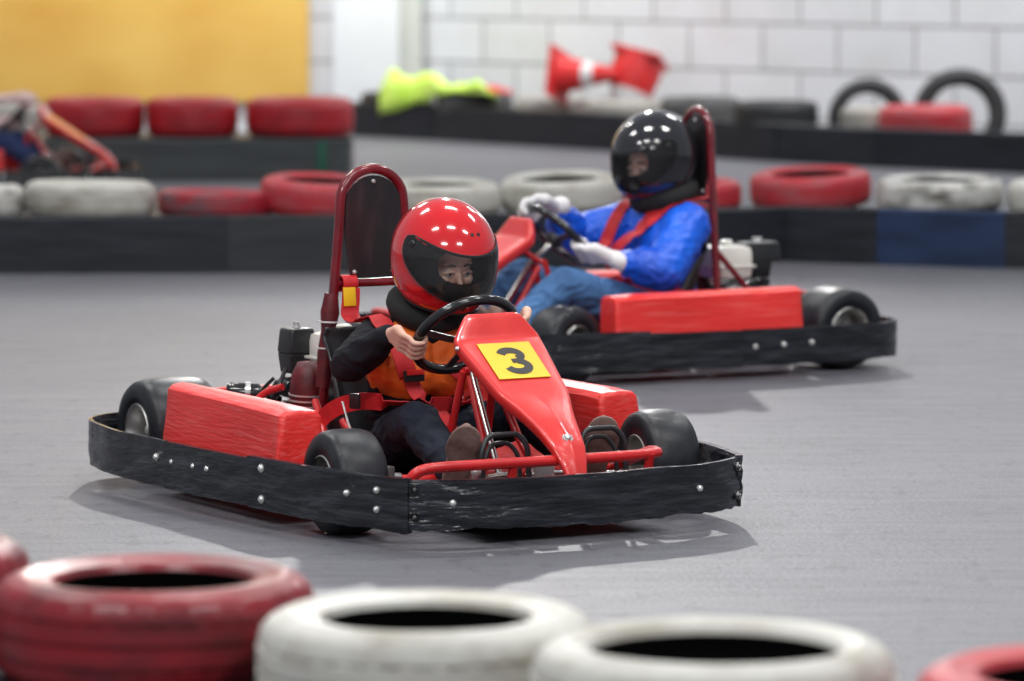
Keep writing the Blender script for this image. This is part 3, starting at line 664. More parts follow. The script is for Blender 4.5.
# ------------------------------------------------------------------ helmet
def helmet(parent, c, yaw, pitch, shell, visor, s=1., roll=0., vent=True, port=(86,-15,25.5,29), liner_port=(44,-2,19)):
    Mx=Matrix.Translation(V(c)) @ Matrix.Rotation(yaw,4,'Z') @ Matrix.Rotation(pitch,4,'Y') @ Matrix.Rotation(roll,4,'X') @ Matrix.Scale(s,4)
    def pos(az,el,k=1.):
        e=math.radians(el); a=math.radians(az); ce=math.cos(e)
        f=.5+.5*math.cos(a)
        if el>=0: h=ce; z=.136*math.sin(e)
        else: h=abs(ce)**.50; z=(.120+.024*f)*math.sin(e)
        x=(.146+(.008*f*math.sin(min(1,max(0,-el/60))*PI) if el<0 else 0))*h*math.cos(a); 
        y=.122*h*math.sin(a)
        if el<0: 
            tuck=max(0,(-el-25)/40); x*=1-.10*tuck*(1-f)
        return V((x*k,y*k,z*k))
    def port_f(az,el,P):
        haz,ec,he,dip=P; az=(az+180)%360-180
        e0=ec+dip*(abs(az)/haz)**2; return (abs(az)/haz)**3.2+(abs(el-e0)/he)**2.6
    def shellmesh(name,P,k,m,elmin,thick,nz=120):
        bm=bmesh.new(); els=[]; e=elmin
        while e<88: els.append(e); e+=2.5
        els.append(88); rings=[]; naz=nz
        def snap(az,el):
            # move radially in (az,el) to the port outline
            a0=(az+180)%360-180
            e0=P[1]; lo,hi=.3,3.
            for _ in range(30):
                mid=(lo+hi)/2
                if port_f(a0*mid,e0+(el-e0)*mid,P)>1: hi=mid
                else: lo=mid
            return a0*hi,e0+(el-e0)*hi
        grid={}
        for i,el in enumerate(els):
            for j in range(naz):
                az=360*j/naz; grid[i,j]=[az,el]
        inside={k2:port_f(*v,P)<1 for k2,v in grid.items()} if P else {k2:False for k2 in grid}
        faces=[]
        for i in range(len(els)-1):
            for j in range(naz):
                q=[(i,j),(i,(j+1)%naz),(i+1,(j+1)%naz),(i+1,j)]
                ins=[inside[x] for x in q]
                if all(ins) : continue
                if sum(ins)>=3: continue
                faces.append((q,ins))
        moved=set()
        for q,ins in faces:
            for x,b in zip(q,ins):
                if b and x not in moved:
                    moved.add(x); grid[x]=list(snap(*grid[x]))
        vs={}
        for q,_ in faces:
            f=[]
            for x in q:
                if x not in vs: vs[x]=bm.verts.new(Mx@pos(*grid[x],k))
                f.append(vs[x])
            try: bm.faces.new(f)
            except ValueError: pass
        top=[vs[len(els)-1,j] for j in range(naz) if (len(els)-1,j) in vs]
        if len(top)>2: bm.faces.new(top)
        bmesh.ops.recalc_face_normals(bm,faces=bm.faces)
        me=realise(bm,[('SOLIDIFY',dict(thickness=thick*s,offset=-1.)),]); me.name=name
        me.materials.clear(); me.materials.append(m); me.polygons.foreach_set('use_smooth',[True]*len(me.polygons)); me.set_sharp_from_angle(angle=math.radians(45))
        o=bpy.data.objects.new(name,me); COL.objects.link(o); o.parent=parent; return o
    ho=shellmesh('helmet',port,1.,shell,-60,.006,144)
    def outline(P,k,n=90):
        L=[]
        for i in range(n):
            t=2*PI*i/n; da,de=math.cos(t),math.sin(t); lo,hi=0,3
            for _ in range(30):
                mid=(lo+hi)/2
                if port_f(da*P[0]*mid,P[1]+de*P[2]*mid,P)>1: hi=mid
                else: lo=mid
            L.append(Mx@pos(da*P[0]*hi,P[1]+de*P[2]*hi,k))
        return L
    bm=bmesh.new(); tube(bm,outline(port,1.0),.0035*s,8,closed=True); finish(bm,'visor_seal',M['padding'],ho,True,80)
    bm=bmesh.new(); tube(bm,[Mx@pos(a,-60,.985) for a in range(0,360,5)],.006*s,8,closed=True); finish(bm,'edge_trim',M['padding'],ho,True,80)
    # padding inside
    lp=shellmesh('padding',(liner_port[0],liner_port[1],liner_port[2],0),.90,M['padding'],-56,.006,96); lp.parent=ho
    # visor
    bm=bmesh.new(); Pv=(port[0]+3,port[1],port[2]+2.5,port[3]); na,ne=64,14; g={}
    for i in range(na+1):
        az=-Pv[0]*.995+2*Pv[0]*.995*i/na
        r=max(0,1-(abs(az)/Pv[0])**3.2)**(1/2.6); e0=Pv[1]+Pv[3]*(abs(az)/Pv[0])**2
        for j in range(ne+1): g[i,j]=bm.verts.new(Mx@pos(az,e0+Pv[2]*r*(-1+2*j/ne),1.022))
    for i in range(na):
        for j in range(ne):
            try: bm.faces.new((g[i,j],g[i+1,j],g[i+1,j+1],g[i,j+1]))
            except ValueError: pass
    vo=finish(bm,'visor',visor,ho,True,180)
    for sd in (-1,1):
        bm=bmesh.new(); p=Mx@pos(sd*(port[0]-12),port[1]+port[3]+2,1.022); n_=(p-Mx@V((0,0,0))).normalized(); n_=(Mx.to_3x3()@V((math.cos(math.radians(sd*(port[0]-12))),math.sin(math.radians(sd*(port[0]-12)))*1.2,0))).normalized()
        disc_bolt(bm,p,n_,.009*s,.004*s); finish(bm,'visor_pivot',M['blackplastic'],ho)
    if vent:
        for az in (-1,9):
            bm=bmesh.new(); p=Mx@pos(az,33,1.0); n_=(Mx.to_3x3()@pos(az,36)).normalized(); lathe(bm,[(0,.0012),(.0045*s,.0012),(.0045*s,-.002)],12,p,n_); finish(bm,'vent_hole',M['ink'],ho)
        bm=bmesh.new(); pts=[[Mx@pos(a,e,1.004) for a in (-22,-16,-9,-3)] for e in (-51,-46)]
        vv=[[bm.verts.new(p) for p in r] for r in pts]; 
        for j in range(3): bm.faces.new((vv[0][j],vv[0][j+1],vv[1][j+1],vv[1][j]))
        finish(bm,'chin_vent',M['ink'],ho)
        bm=bmesh.new(); disc_bolt(bm,Mx@pos(-2,-44,1.0),(Mx.to_3x3()@V((1,0,-.3))).normalized(),.004,.005); finish(bm,'visor_stud',M['bolt'],ho)
    return Mx,ho

# ------------------------------------------------------------------ hand gripping a rim
def grip_chains(G, t, u, v, wrist, rim=.0135, fr=.0066, sc=1., n_=5, mirror=1):
    """G rim centre, t along rim, u toward the wrist, v outward over the top. fingers wrap v -> -u -> -v"""
    R=rim+fr*sc+.0005; ch=[]; sp=.0165*sc
    lens=[205,225,215,180]
    for k in range(4):
        off=(k-1.5)*sp*mirror; P=[]
        kn=G+t*off*1.0+u*(.030*sc)+v*(.020*sc); P.append((*kn,fr*1.12*sc))
        a0=55; a1=a0+lens[k]*.92
        for q in range(8):
            a=math.radians(a0+(a1-a0)*q/7); rr=R+(.002 if q in(2,5) else 0)
            p=G+t*off+u*math.cos(a)*rr+v*math.sin(a)*rr; P.append((*p,fr*sc*(1.05-.03*q)))
        ch.append(P)
    # palm: slab between the knuckles and the wrist
    W=V(wrist)
    for k in range(4):
        off=(k-1.5)*sp*.92*mirror; kn=G+t*off+u*.030*sc+v*.018*sc; md=G+t*off*.8+u*.050*sc+v*.010*sc
        ch.append([(*kn,.0095*sc),(*md,.0125*sc),(*(md.lerp(W,.45)),.0135*sc),(*W,.017*sc)])
    # thumb: leaves the side of the palm near its base, closes under the rim
    b=G+t*(-2.3*sp*mirror)*.6+u*.050*sc; T=[(*b,.0105*sc)]
    for q,(a,rr) in enumerate(((-15,R+.012*sc),(-50,R+.004*sc),(-95,R+.001),(-130,R+.001))):
        a=math.radians(a); p=G+t*(-(1.7+.28*q)*sp*mirror)*1.05+u*math.cos(a)*rr+v*math.sin(a)*rr; T.append((*p,(.0092-.0006*q)*sc))
    ch.append(T)
    return ch

def make_person(label, K, kd, J, cloth, helm, gloves=None, vest=False, sc=1.):
    """J: joint positions in kart space"""
    O,rz=K.location.copy(),K.rotation_euler.z
    Rj=lambda k:V(J[k])
    cw,Vf,Nn,R=kd['cw'],kd['Vf'],kd['Nn'],kd['R']
    hc=Rj('head'); s=sc
    Hm=Matrix.Translation(hc)@Matrix.Rotation(helm['yaw'],4,'Z')@Matrix.Rotation(helm['pitch'],4,'Y')
    # limbs
    arms=[]; hands=[]
    for side in (-1,1):
        a='R' if side<0 else 'L'; th=J['grip'+a]
        d=V((0,1,0))*math.cos(th)+Vf*math.sin(th); G=cw+d*R; t=(-V((0,1,0))*math.sin(th)+Vf*math.cos(th))
        W=Rj('wrist'+a); u=(W-G); u=(u-t*u.dot(t)).normalized(); v=t.cross(u); 
        if v.dot(d+V((.8,0,0)))<0: v=-v
        mir=1 if t.dot(V((.5,0,1)))>0 else -1
        hands.append((grip_chains(G,t,u,v,W,sc=s*1.12,mirror=mir),W,G,a))
        arms.append([(*Rj('sh'+a),.046*s),(*(Rj('sh'+a).lerp(Rj('el'+a),.5)),.040*s),(*Rj('el'+a),.034*s),(*(Rj('el'+a).lerp(W,.4)),.032*s),(*W,.021*s)])
    pel,bel,che,nek=Rj('pelvis'),Rj('belly'),Rj('chest'),Rj('neck')
    wd=.055*s
    torso=[]
    for sy in (-1,1):
        torso.append([(*(pel+V((0,sy*wd,0))),.075*s),(*(bel+V((0,sy*wd*.8,0))),.072*s),(*(che+V((0,sy*wd*1.0,0))),.080*s),(*(che+V((0,sy*wd,.045*s))),.068*s)])
    for a in 'RL': torso.append([(*(che+V((0,0,.05*s))),.06*s),(*Rj('sh'+a),.047*s)])
    neck=[[(*(che+V((0,0,.06*s))),.05*s),(*nek,.036*s),(*(hc+Hm.to_3x3()@V((-.01,0,-.06))),.042*s)]]
    legs=[]; feet=[]
    for a in 'RL':
        hp,kn,an,toe=Rj('hip'+a),Rj('knee'+a),Rj('ank'+a),Rj('toe'+a)
        legs.append([(*hp,.066*s),(*(hp.lerp(kn,.5)),.056*s),(*kn,.045*s),(*(kn.lerp(an,.35)),.043*s),(*an,.027*s)])
        feet.append([(*an,.027*s),(*(an.lerp(toe,.45)),.022*s),(*(an.lerp(toe,.68)),.014*s)])
    def headx(bm):
        T=Hm
        t=bmesh.new(); bmesh.ops.create_icosphere(t,subdivisions=4,radius=1)
        for v in t.verts:
            c=v.co; x=c.x*.088*s; y=c.y*.070*s*(1-.12*max(0,-c.z)); z=c.z*.105*s
            v.co=T@V((x-.004,y,z-.012))
        add(bm,t)
        # brow, nose, cheeks, chin, ears
        for (p,r,sc3) in (((.082,.0,-.045),.010,(1,.8,1.6)),((.092,0,-.058),.009,(1,1,.9)),((.080,0,-.028),.008,(1,.8,1.4)),
                          ((.073,.026,-.010),.010,(.8,2.,.7)),((.073,-.026,-.010),.010,(.8,2.,.7)),((.064,.036,-.052),.018,(.8,1,1)),((.064,-.036,-.052),.018,(.8,1,1)),
                          ((.070,0,-.092),.016,(1,1.2,.8)),((.082,0,-.076),.006,(1,2.2,.7)),((.080,0,-.084),.006,(1,2.,.7)),((0,.072,-.03),.014,(1,.5,1.6)),((0,-.072,-.03),.014,(1,.5,1.6))):
            t=bmesh.new(); bmesh.ops.create_icosphere(t,subdivisions=2,radius=r*s)
            for v in t.verts: v.co=T@(V((v.co.x*sc3[0],v.co.y*sc3[1],v.co.z*sc3[2]))+V(p)*s)
            add(bm,t)
    hch=[c for h in hands for c in h[0]]
    body=blob('person',torso+arms+neck+legs+feet+hch,M['skin'],None,voxel=.0042 if gloves is None else .007,smooth=3 if gloves is None else 5,extra=headx)
    body.location=O; body.rotation_euler=(0,0,rz); tag(body,label,'person')
    P=body
    # eyes
    for sy in (-1,1):
        bm=bmesh.new(); c=Hm@(V((.0735,sy*.027,-.033))*s); sphere(bm,c,.0108*s,3)
        e=finish(bm,'eye',M['eye'],P,True,180)
        bm=bmesh.new(); f=(Hm.to_3x3()@V((1,-.15,-.05))).normalized(); lathe(bm,[(0,.0116*s),(.003*s,.0114*s),(.0050*s,.0103*s),(.0050*s,.0085*s)],16,c,f); finish(bm,'iris',M['iris'],e)
        bm=bmesh.new(); tube(bm,[Hm@(V(q)*s) for q in ((.084,sy*.012,-.014),(.086,sy*.022,-.010),(.083,sy*.034,-.011),(.075,sy*.043,-.016))],[.0018*s,.003*s,.0028*s,.001*s],8); finish(bm,'eyebrow',M['brow'],P)
        bm=bmesh.new(); tube(bm,[Hm@(V(q)*s) for q in ((.080,sy*.014,-.034),(.0840,sy*.020,-.0285),(.0845,sy*.027,-.0270),(.0820,sy*.036,-.0295),(.076,sy*.041,-.034))],.0036*s,8); finish(bm,'eyelid',M['skin'],P)
    # clothes
    bulk=cloth.get('bulk',0)
    def grow(chs,g,cut=None): return [[(p[0],p[1],p[2],p[3]+g) for p in c] for c in chs]
    sleeves=[]; cf=.80 if gloves else .98
    for arm,(hc_,W,G,a) in zip(arms,hands):
        c=[(p[0],p[1],p[2],p[3]+(.013+bulk)*s) for p in arm[:-1]]; e=V(arm[-2][:3]).lerp(W,cf); c.append((*e,.029*s)); sleeves.append(c)
    jm=cloth['jacket']
    blob('jacket',grow(torso,(.010+bulk*.7)*s)+sleeves,jm,P,.006,3,wrinkle=.0035*s,wscale=18)
    for arm,(hc_,W,G,a) in zip(arms,hands):
        bm=bmesh.new(); e0=V(arm[-2][:3]).lerp(W,cf); e1=V(arm[-2][:3]).lerp(W,cf+.15); A_,_,_=frame(e1-e0); lathe(bm,[(.020*s,-.004),(.0275*s,-.004),(.0265*s,.010),(.025*s,.016),(.020*s,.018)],20,e0,e1-e0,closed=True)
        finish(bm,'cuff',cloth.get('cuff',jm),P,True,60)
    lg=[[(p[0],p[1],p[2],p[3]+.009*s) for p in c] for c in legs]
    for c in lg:
        p=c[-1]; q=c[-2]; e=V(q[:3]).lerp(V(p[:3]),.85); c[-1]=(*e,.040*s)
    hipc=[[(*(pel+V((0,-wd,0))),.082*s),(*(pel+V((0,wd,0))),.082*s)]]
    blob('trousers',lg+hipc,cloth['trousers'],P,.006,3,wrinkle=.004*s,wscale=16)
    for a in 'RL':
        an,toe=Rj('ank'+a),Rj('toe'+a); d=(toe-an).normalized(); fwd=V(J.get('sole',(1,0,0))); fwd=(fwd-d*fwd.dot(d)).normalized()
        heel=an-d*.035*s+fwd*.018*s; tp=toe+d*.008*s
        sh=blob('shoe',[[(*(an-fwd*.005*s),.034*s),(*(heel+fwd*.0),.030*s)],[(*an,.034*s),(*(an.lerp(toe,.45)),.031*s),(*(toe-d*.03*s),.024*s),(*(toe-d*.015*s),.017*s)]],cloth['shoe'],P,.005,3)
        # sole: outline extruded along fwd
        bm=bmesh.new(); L=(tp-heel).length; sd=d.cross(fwd); rings=[]
        for k,o in enumerate((.018,.024,.034,.037)):
            rg=[]; sh_=1. if k in (1,2) else .93
            for j in range(32):
                t=2*PI*j/32; yy=math.copysign(abs(math.cos(t))**.8,math.cos(t)); sn=math.copysign(abs(math.sin(t))**.8,math.sin(t)); w_=(.046 if yy>0 else .038)*s*(1-.18*math.exp(-((yy+.15)/.3)**2)); q=heel.lerp(tp,.5)+d*(L/2+.006)*yy*sh_+sd*w_*sn*sh_+fwd*o*s; rg.append(bm.verts.new(q))
            rings.append(rg)
        ring_faces(bm,rings); finish(bm,'sole',cloth.get('sole',M['sole']),sh,True,40)
    if gloves:
        for (h,W,G,a) in hands:
            g=[[(p[0],p[1],p[2],p[3]+.0045*s) for p in c] for c in h]; g.append([(*W,.027*s),(*(W+(W-G).normalized()*.03*s),.031*s)])
            blob('glove',g,gloves,P,.0042,3)
    else:
        pass
    # collar / neck support
    bm=bmesh.new(); nc=nek+(V((-.006,0,.024))*s); ring=[]
    ax=(Hm.to_3x3()@V((.22,0,1))).normalized(); A_,u_,w_=frame(ax)
    for k in range(36):
        a=2*PI*k/36; ring.append(nc+(u_*math.cos(a)+w_*math.sin(a))*.076*s+ax*.004*math.sin(a*2))
    tube(bm,ring,.034*s,12,closed=True); ns=finish(bm,'neck_support',cloth.get('neck',M['padding']),P,True,80)
    bm=bmesh.new(); cc=che+V((0,0,.085*s)); ring=[cc+V((math.cos(2*PI*k/30)*.062*s,math.sin(2*PI*k/30)*.085*s,.012*math.cos(2*PI*k/30+PI)*s)) for k in range(30)]
    tube(bm,ring,.017*s,10,closed=True); finish(bm,'jacket_collar',cloth.get('collar',jm),P,True,80)
    if vest:
        vt=[]
        for sy in (-1,1):
            vt.append([(*(bel+V((0.012,sy*wd*.85,.066))),.091*s),(*(che+V((0.004,sy*wd*.95,-.01))),.098*s),(*(che+V((.008,sy*wd*.85,.045*s))),.082*s)])
        blob('vest',vt,M['orange'],P,.006,3,wrinkle=.002,wscale=16)
        bm=bmesh.new(); tube(bm,[Vv+V((.012,0,.010)) for Vv in ring[:10]],.003,6); finish(bm,'piping',M['yellow'],P)
    Mx,ho=helmet(P,hc,helm['yaw'],helm['pitch'],helm['shell'],helm['visor'],s=helm.get('s',1.),vent=helm.get('vent',True))
    if 'roll' in helm: pass
    return P

def surf_tree(objs):
    vs=[];fs=[];
    for o in objs:
        b=len(vs); vs+=[v.co.copy() for v in o.data.vertices]; fs+=[[b+i for i in p.vertices] for p in o.data.polygons]
    return BVHTree.FromPolygons(vs,fs)
def strap(root, tree, P, side, w, m, name, off=.005, stick=None, t=.003, n=6):
    C=catmull(P,n); S=catmull([V(s_) for s_ in side],n) if isinstance(side,list) else [V(side)]*len(C)
    out=[]
    for i,p in enumerate(C):
        loc,nr,idx,d=tree.find_nearest(p)
        if loc is not None:
            dd=(p-loc).dot(nr)
            if dd<off or (stick and d<stick): 
                q=loc+nr*off; p=q
        out.append(p)
    for _ in range(2): out=[out[0]]+[(out[i-1]+out[i]*2+out[i+1])/4 for i in range(1,len(out)-1)]+[out[-1]]
    bm=bmesh.new(); rings=[]
    for i,p in enumerate(out):
        T=(out[min(i+1,len(out)-1)]-out[max(i-1,0)]).normalized(); sv=S[i]
        loc,nr,idx,d=tree.find_nearest(p)
        if loc is not None and d<.03:
            s2=T.cross(nr); s2=s2 if s2.dot(sv)>0 else -s2; sv=(s2*.8+sv*.2)
        sv=(sv-T*sv.dot(T)).normalized(); nn=T.cross(sv); cols=7; top=[];bot=[]
        for j in range(cols):
            q=p+sv*w*(j/(cols-1)-.5); l2,n2,_,_=tree.find_nearest(q)
            if l2 is not None and (q-l2).dot(n2)<off*.8: q=l2+n2*off*.8
            top.append(q+nn*t/2); bot.append(q-nn*t/2)
        rings.append([bm.verts.new(q) for q in top+bot[::-1]])
    ring_faces(bm,rings)
    return finish(bm,name,m,root,True,50),out

# ================================================================== THE PLACE
# floor
bm=bmesh.new(); vs=[bm.verts.new(p) for p in ((-14,3,0),(16,3,0),(16,36,0),(-14,36,0))]; bm.faces.new(vs)
fl=finish(bm,'floor',M['floor'],None,False); tag(fl,kind='structure')

# karts
k1,d1=make_kart('go_kart','red go-kart in front with number 3 on its nose panel',(-.6028,11.9829),-60,group=None,steer=(-.06,-.10))
k2,d2=make_kart('go_kart','red go-kart turning behind the number 3 kart, seen from its side',(.925,15.22),206,fx=-.11,hoop_z=.885,plate=False,steer=(.35,.35),pod_x1=.91,pod_x0=.185,engd=(.15,.15),band_bolts=False)
k3,d3=make_kart('go_kart','red go-kart cut off at the far left, only its nose and side box showing',(-3.74,24.75),-3,plate=False,steer=(.05,.05))

# drivers
J1=dict(pelvis=(.585,.05,.150),belly=(.605,.05,.25),chest=(.635,.05,.350),neck=(.665,.06,.475),head=(.725,.073,.643),
        shR=(.615,-.062,.420),shL=(.625,.165,.420),elR=(.70,-.195,.365),elL=(.72,.28,.36),wristR=(.862,-.165,.452),wristL=(.885,.195,.44),
        gripR=math.radians(192),gripL=math.radians(8),
        hipR=(.62,-.02,.145),hipL=(.62,.12,.145),kneeR=(.93,-.115,.235),kneeL=(.93,.19,.235),ankR=(1.235,-.178,.135),ankL=(1.235,.215,.135),toeR=(1.295,-.178,.268),toeL=(1.285,.225,.265))
J1['sole']=(.88,-.40,.05)
p1=make_person('child driver in red full-face helmet, black sleeves and orange vest steering the number 3 kart',k1,d1,J1,
   dict(jacket=M['jacket_black'],trousers=M['navy'],shoe=M['shoe'],collar=M['jacket_black']),dict(yaw=.04,pitch=.16,shell=M['helmet_red'],visor=M['visor'],s=1.08),vest=True)
J2=dict(pelvis=(.50,.05,.17),belly=(.50,.05,.28),chest=(.49,.05,.41),neck=(.49,.06,.565),head=(.515,.055,.725),
        shR=(.50,-.095,.485),shL=(.47,.20,.485),elR=(.70,-.20,.43),elL=(.60,.285,.345),wristR=(.82,-.10,.545),wristL=(.745,.205,.385),
        gripR=math.radians(118),gripL=math.radians(-22),
        hipR=(.55,-.03,.17),hipL=(.55,.13,.17),kneeR=(.93,-.12,.31),kneeL=(.93,.20,.305),ankR=(1.16,-.17,.14),ankL=(1.16,.215,.14),toeR=(1.21,-.17,.25),toeL=(1.21,.22,.25))
p2=make_person('driver in black helmet, bright blue jacket and white gloves in the kart behind',k2,d2,J2,
   dict(jacket=M['blue'],trousers=M['jeans'],shoe=M['shoe'],bulk=.016),dict(yaw=.22,pitch=.14,shell=M['helmet_black'],visor=M['visor_dark'],s=1.1),gloves=M['glove'],sc=1.12)
p3=make_person('driver at the far left edge in blue sleeve, pale glove and dark trousers',k3,d3,J2,
   dict(jacket=M['blue'],trousers=M['darkjeans'],shoe=M['shoe']),dict(yaw=0,pitch=.1,shell=M['helmet_black'],visor=M['visor_dark'],s=1.1),gloves=M['glove_pink'],sc=1.12)

# harness on kart 1
cl=[c for c in p1.children if c.name.split('.')[0] in ('jacket','vest','trousers')]
T1=surf_tree(cl)
Y=V((0,1,0))
h1=d1; hy=h1['yc']
s1,o1=strap(k1,T1,[(h1['hx']+.024,hy-.076,.535),(h1['hx']+.030,hy-.080,.50),(.40,-.030,.462),(.48,-.045,.452),(.58,-.070,.475),(.655,-.075,.465),(.72,-.072,.43),(.755,-.062,.37),(.755,-.048,.33)],Y,.052,M['webbing'],'shoulder_strap',.006)
strap(k1,T1,[(.757,-.045,.33),(.775,-.032,.285),(.812,-.012,.258),(.86,.0,.230),(.905,-.01,.200)],[Y,Y,Y,Y,Y],.046,M['webbing'],'crotch_strap',.014)
strap(k1,T1,[(h1['hx']+.018,hy+.06,.50),(.44,.13,.465),(.56,.155,.49),(.66,.160,.46),(.73,.14,.40),(.757,.09,.32)],Y,.052,M['webbing'],'shoulder_strap',.006)
strap(k1,T1,[(.42,-.155,.12),(.46,-.165,.18),(.54,-.150,.235),(.64,-.125,.262),(.72,-.08,.262),(.755,-.02,.258),(.757,.05,.252),(.74,.12,.25),(.64,.20,.24),(.5,.23,.16)],V((0.2,0,1)),.045,M['webbing'],'lap_belt',.010)
bm=bmesh.new(); box(bm,(.775,-.043,.335),(.012,.058,.030),bev=.004); bo=finish(bm,'belt_buckle',M['ink'],k1)
bm=bmesh.new(); box(bm,(.783,-.043,.345),(.006,.050,.014),bev=.002); finish(bm,'buckle_bar',M['red_metal'],bo)
bm=bmesh.new(); box(bm,(.66,-.155,.265),(.030,.012,.040),rot=Matrix.Rotation(.5,3,'Z'),bev=.003); finish(bm,'belt_buckle',M['blackplastic'],k1)
# strap loop round the hoop and its tag
bm=bmesh.new(); lathe(bm,[(.020,-.022),(.023,-.022),(.023,.022),(.020,.022)],18,(h1['hx'],hy-h1['hw']+.028,h1['cz']),(0,1,0),closed=True)
finish(bm,'strap_loop',M['webbing'],k1)
bm=bmesh.new(); box(bm,(h1['hx']+.034,hy-.086,.512),(.004,.036,.050),rot=Matrix.Rotation(-.1,3,'Y'),bev=.001); finish(bm,'warning_tag',M['yellow'],k1)
# thin wire beside the seat
bm=bmesh.new(); tube(bm,catmull([(.62,-.17,.26),(.70,-.19,.20),(.80,-.20,.12),(.86,-.22,.08)],6),.003,6); finish(bm,'brake_cable',M['bolt'],k1)
# harness on kart 2
cl=[c for c in p2.children if c.name.split('.')[0] in ('jacket','trousers')]
T2=surf_tree(cl)
strap(k2,T2,[(d2['hx']+.018,.14,.58),(.43,.165,.57),(.50,.155,.55),(.58,.115,.49),(.64,.06,.43),(.66,.0,.37)],Y,.062,M['webbing'],'shoulder_strap',.007)
strap(k2,T2,[(d2['hx']+.018,-.03,.58),(.44,-.07,.57),(.52,-.09,.53),(.60,-.09,.47),(.65,-.06,.40),(.65,-.02,.34)],Y,.042,M['webbing'],'shoulder_strap',.007)
strap(k2,T2,[(.38,.25,.13),(.44,.26,.20),(.55,.19,.28),(.64,.08,.29),(.64,-.02,.28),(.5,-.15,.2)],V((0,0,1)),.048,M['webbing'],'lap_belt',.010)

# ---- tyres and barriers
FPX,CH,PIT=4400.,1.47,math.atan(406.5/4400)
def px(x,Yw):   # world X seen at picture column x on the ground plane at distance Yw
    d=Yw*math.cos(PIT)+(CH-.3)*math.sin(PIT); return (x-512)*d/FPX
def tyre(x,y,z,D,w,m,label,group,rz=0,tilt=None,inner=.64):
    o=road_tyre(D,w,M[m],inner=inner); o.location=(x,y,z); o.rotation_euler=(tilt[0],tilt[1],rz) if tilt else (0,0,rz)
    tag(o,label,'tyre',group); return o
BH=.25; TW=.17
def barrier(p,q,label,m,depth=.62,h=BH,plinth=.25,group=None,lip=.05,name='track_barrier'):
    p=V((p[0],p[1],0));q=V((q[0],q[1],0)); d=(q-p).normalized(); n=V((-d.y,d.x,0)); p=p-d*.012; q=q+d*.012
    if n.y<0: n=-n
    bm=bmesh.new(); N=12
    prof=[(0,0),(.0,h*.5),(0,h-.012),(.010,h),(lip-.01,h),(lip,h-.01),(lip,plinth),(depth,plinth),(depth,0)] if plinth<h-.02 else [(0,0),(0,h*.5),(0,h-.012),(.012,h),(depth-.012,h),(depth,h-.012),(depth,0)]
    rings=[]
    for i in range(N+1):
        t=i/N; c=p.lerp(q,t); g=.004*noise.noise(c*1.7)
        if i in (0,N): g+=.004
        rings.append([bm.verts.new(c+n*(a+g)+V((0,0,b))) for a,b in prof])
    ring_faces(bm,rings); o=finish(bm,name,M[m],None,True,35); tag(o,label,'barrier',group); return o

# front row (nearest the camera)
barrier((-2.00,8.10),(-.90,7.10),'low black barrier under the nearest row of tyres, its left length','barrier',depth=.62)
barrier((-.895,7.095),(1.35,5.62),'low black barrier under the nearest row of tyres, its right length','barrier',depth=.62)
tyre(-1.10,7.57,BH,.53,TW,'t_red_dark','dull dark red tyre just showing at the left edge, behind the big red tyre','tyres of the nearest row')
tyre(-.592,7.20,BH,.535,TW,'t_red_dark','big shiny dark red tyre lying at the lower left','tyres of the nearest row',.4,inner=.615)
tyre(-.136,6.86,BH-.01,.537,TW,'t_white','white painted tyre lying between the big red tyre and another white tyre','tyres of the nearest row',.9,inner=.61)
tyre(.303,6.50,BH,.548,TW,'t_white','white painted tyre lying at the bottom edge of the picture, nearest the camera','tyres of the nearest row',2.1,inner=.68)
tyre(.845,6.25,BH,.54,TW,'t_red_pale','pale red tyre cut off by the lower right corner','tyres of the nearest row',1.)

# middle row
mid=[(-60,19.05),(230,19.12),(440,19.2),(640,19.45),(785,19.79),(875,19.6),(1003,19.38),(1100,19.3)]
mlab=['black barrier length behind the karts at the left, under the widest white tyre','dark grey barrier length just behind the roll hoop of the number 3 kart','black barrier length behind the red helmet','black barrier length behind the blue jacket','black barrier length just left of the blue-tinted one','blue-tinted barrier length under the dirty white tyre','dark barrier end at the right edge, right of the blue-tinted length']
mm=['barrier','barrier_grey','barrier','barrier','barrier','barrier_blue','barrier']
for i in range(len(mid)-1):
    a=(px(mid[i][0],mid[i][1])+.004,mid[i][1]); b=(px(mid[i+1][0],mid[i+1][1])-.004,mid[i+1][1])
    barrier(a,b,mlab[i],mm[i],plinth=.218,group='barrier lengths of the middle row')
def midY(x):
    for i in range(len(mid)-1):
        if mid[i][0]<=x<=mid[i+1][0]: t=(x-mid[i][0])/(mid[i+1][0]-mid[i][0]); return mid[i][1]+t*(mid[i+1][1]-mid[i][1])
    return mid[-1][1]
for (x,D,w,m,lab,dz,tl) in ((-36,.54,.165,'t_white_dirty','grimy white tyre cut off by the left edge, in the middle row',0,None),
    (90,.575,.180,'t_white','wide clean white tyre at the left of the middle row',0,None),
    (216,.52,.135,'t_red_scuffed','scuffed flat purplish red tyre right of the wide white tyre',0,None),
    (322,.56,.175,'t_red_pale','red tyre just left of the roll hoop of the number 3 kart',.0,(0,.0)),
    (440,.54,.165,'t_white','white tyre between the red helmet and the roll hoop behind it',0,None),
    (561,.535,.175,'t_white','bright white tyre above the far hand of the blue-jacketed driver',.0,None),
    (682,.54,.15,'t_red_pale','red tyre mostly hidden behind the blue-jacketed driver',0,None),
    (811,.555,.175,'t_red_pale','clean light red tyre right of the black helmet, in the middle row',0,None),
    (940,.57,.170,'t_white_dirty','dirty white tyre with dark smears on the blue-tinted barrier',0,None),
    (1068,.54,.165,'t_white','white tyre cut off by the right edge, in the middle row',0,None)):
    Yc=midY(x)+.34; tl=(.075 if x in (322,561,811) else .035,.0); tyre(px(x,Yc),Yc,.218+dz+D/2*math.sin(tl[0])-.004,D,w*.90,m,lab,'tyres of the middle row',x*.1,tl)

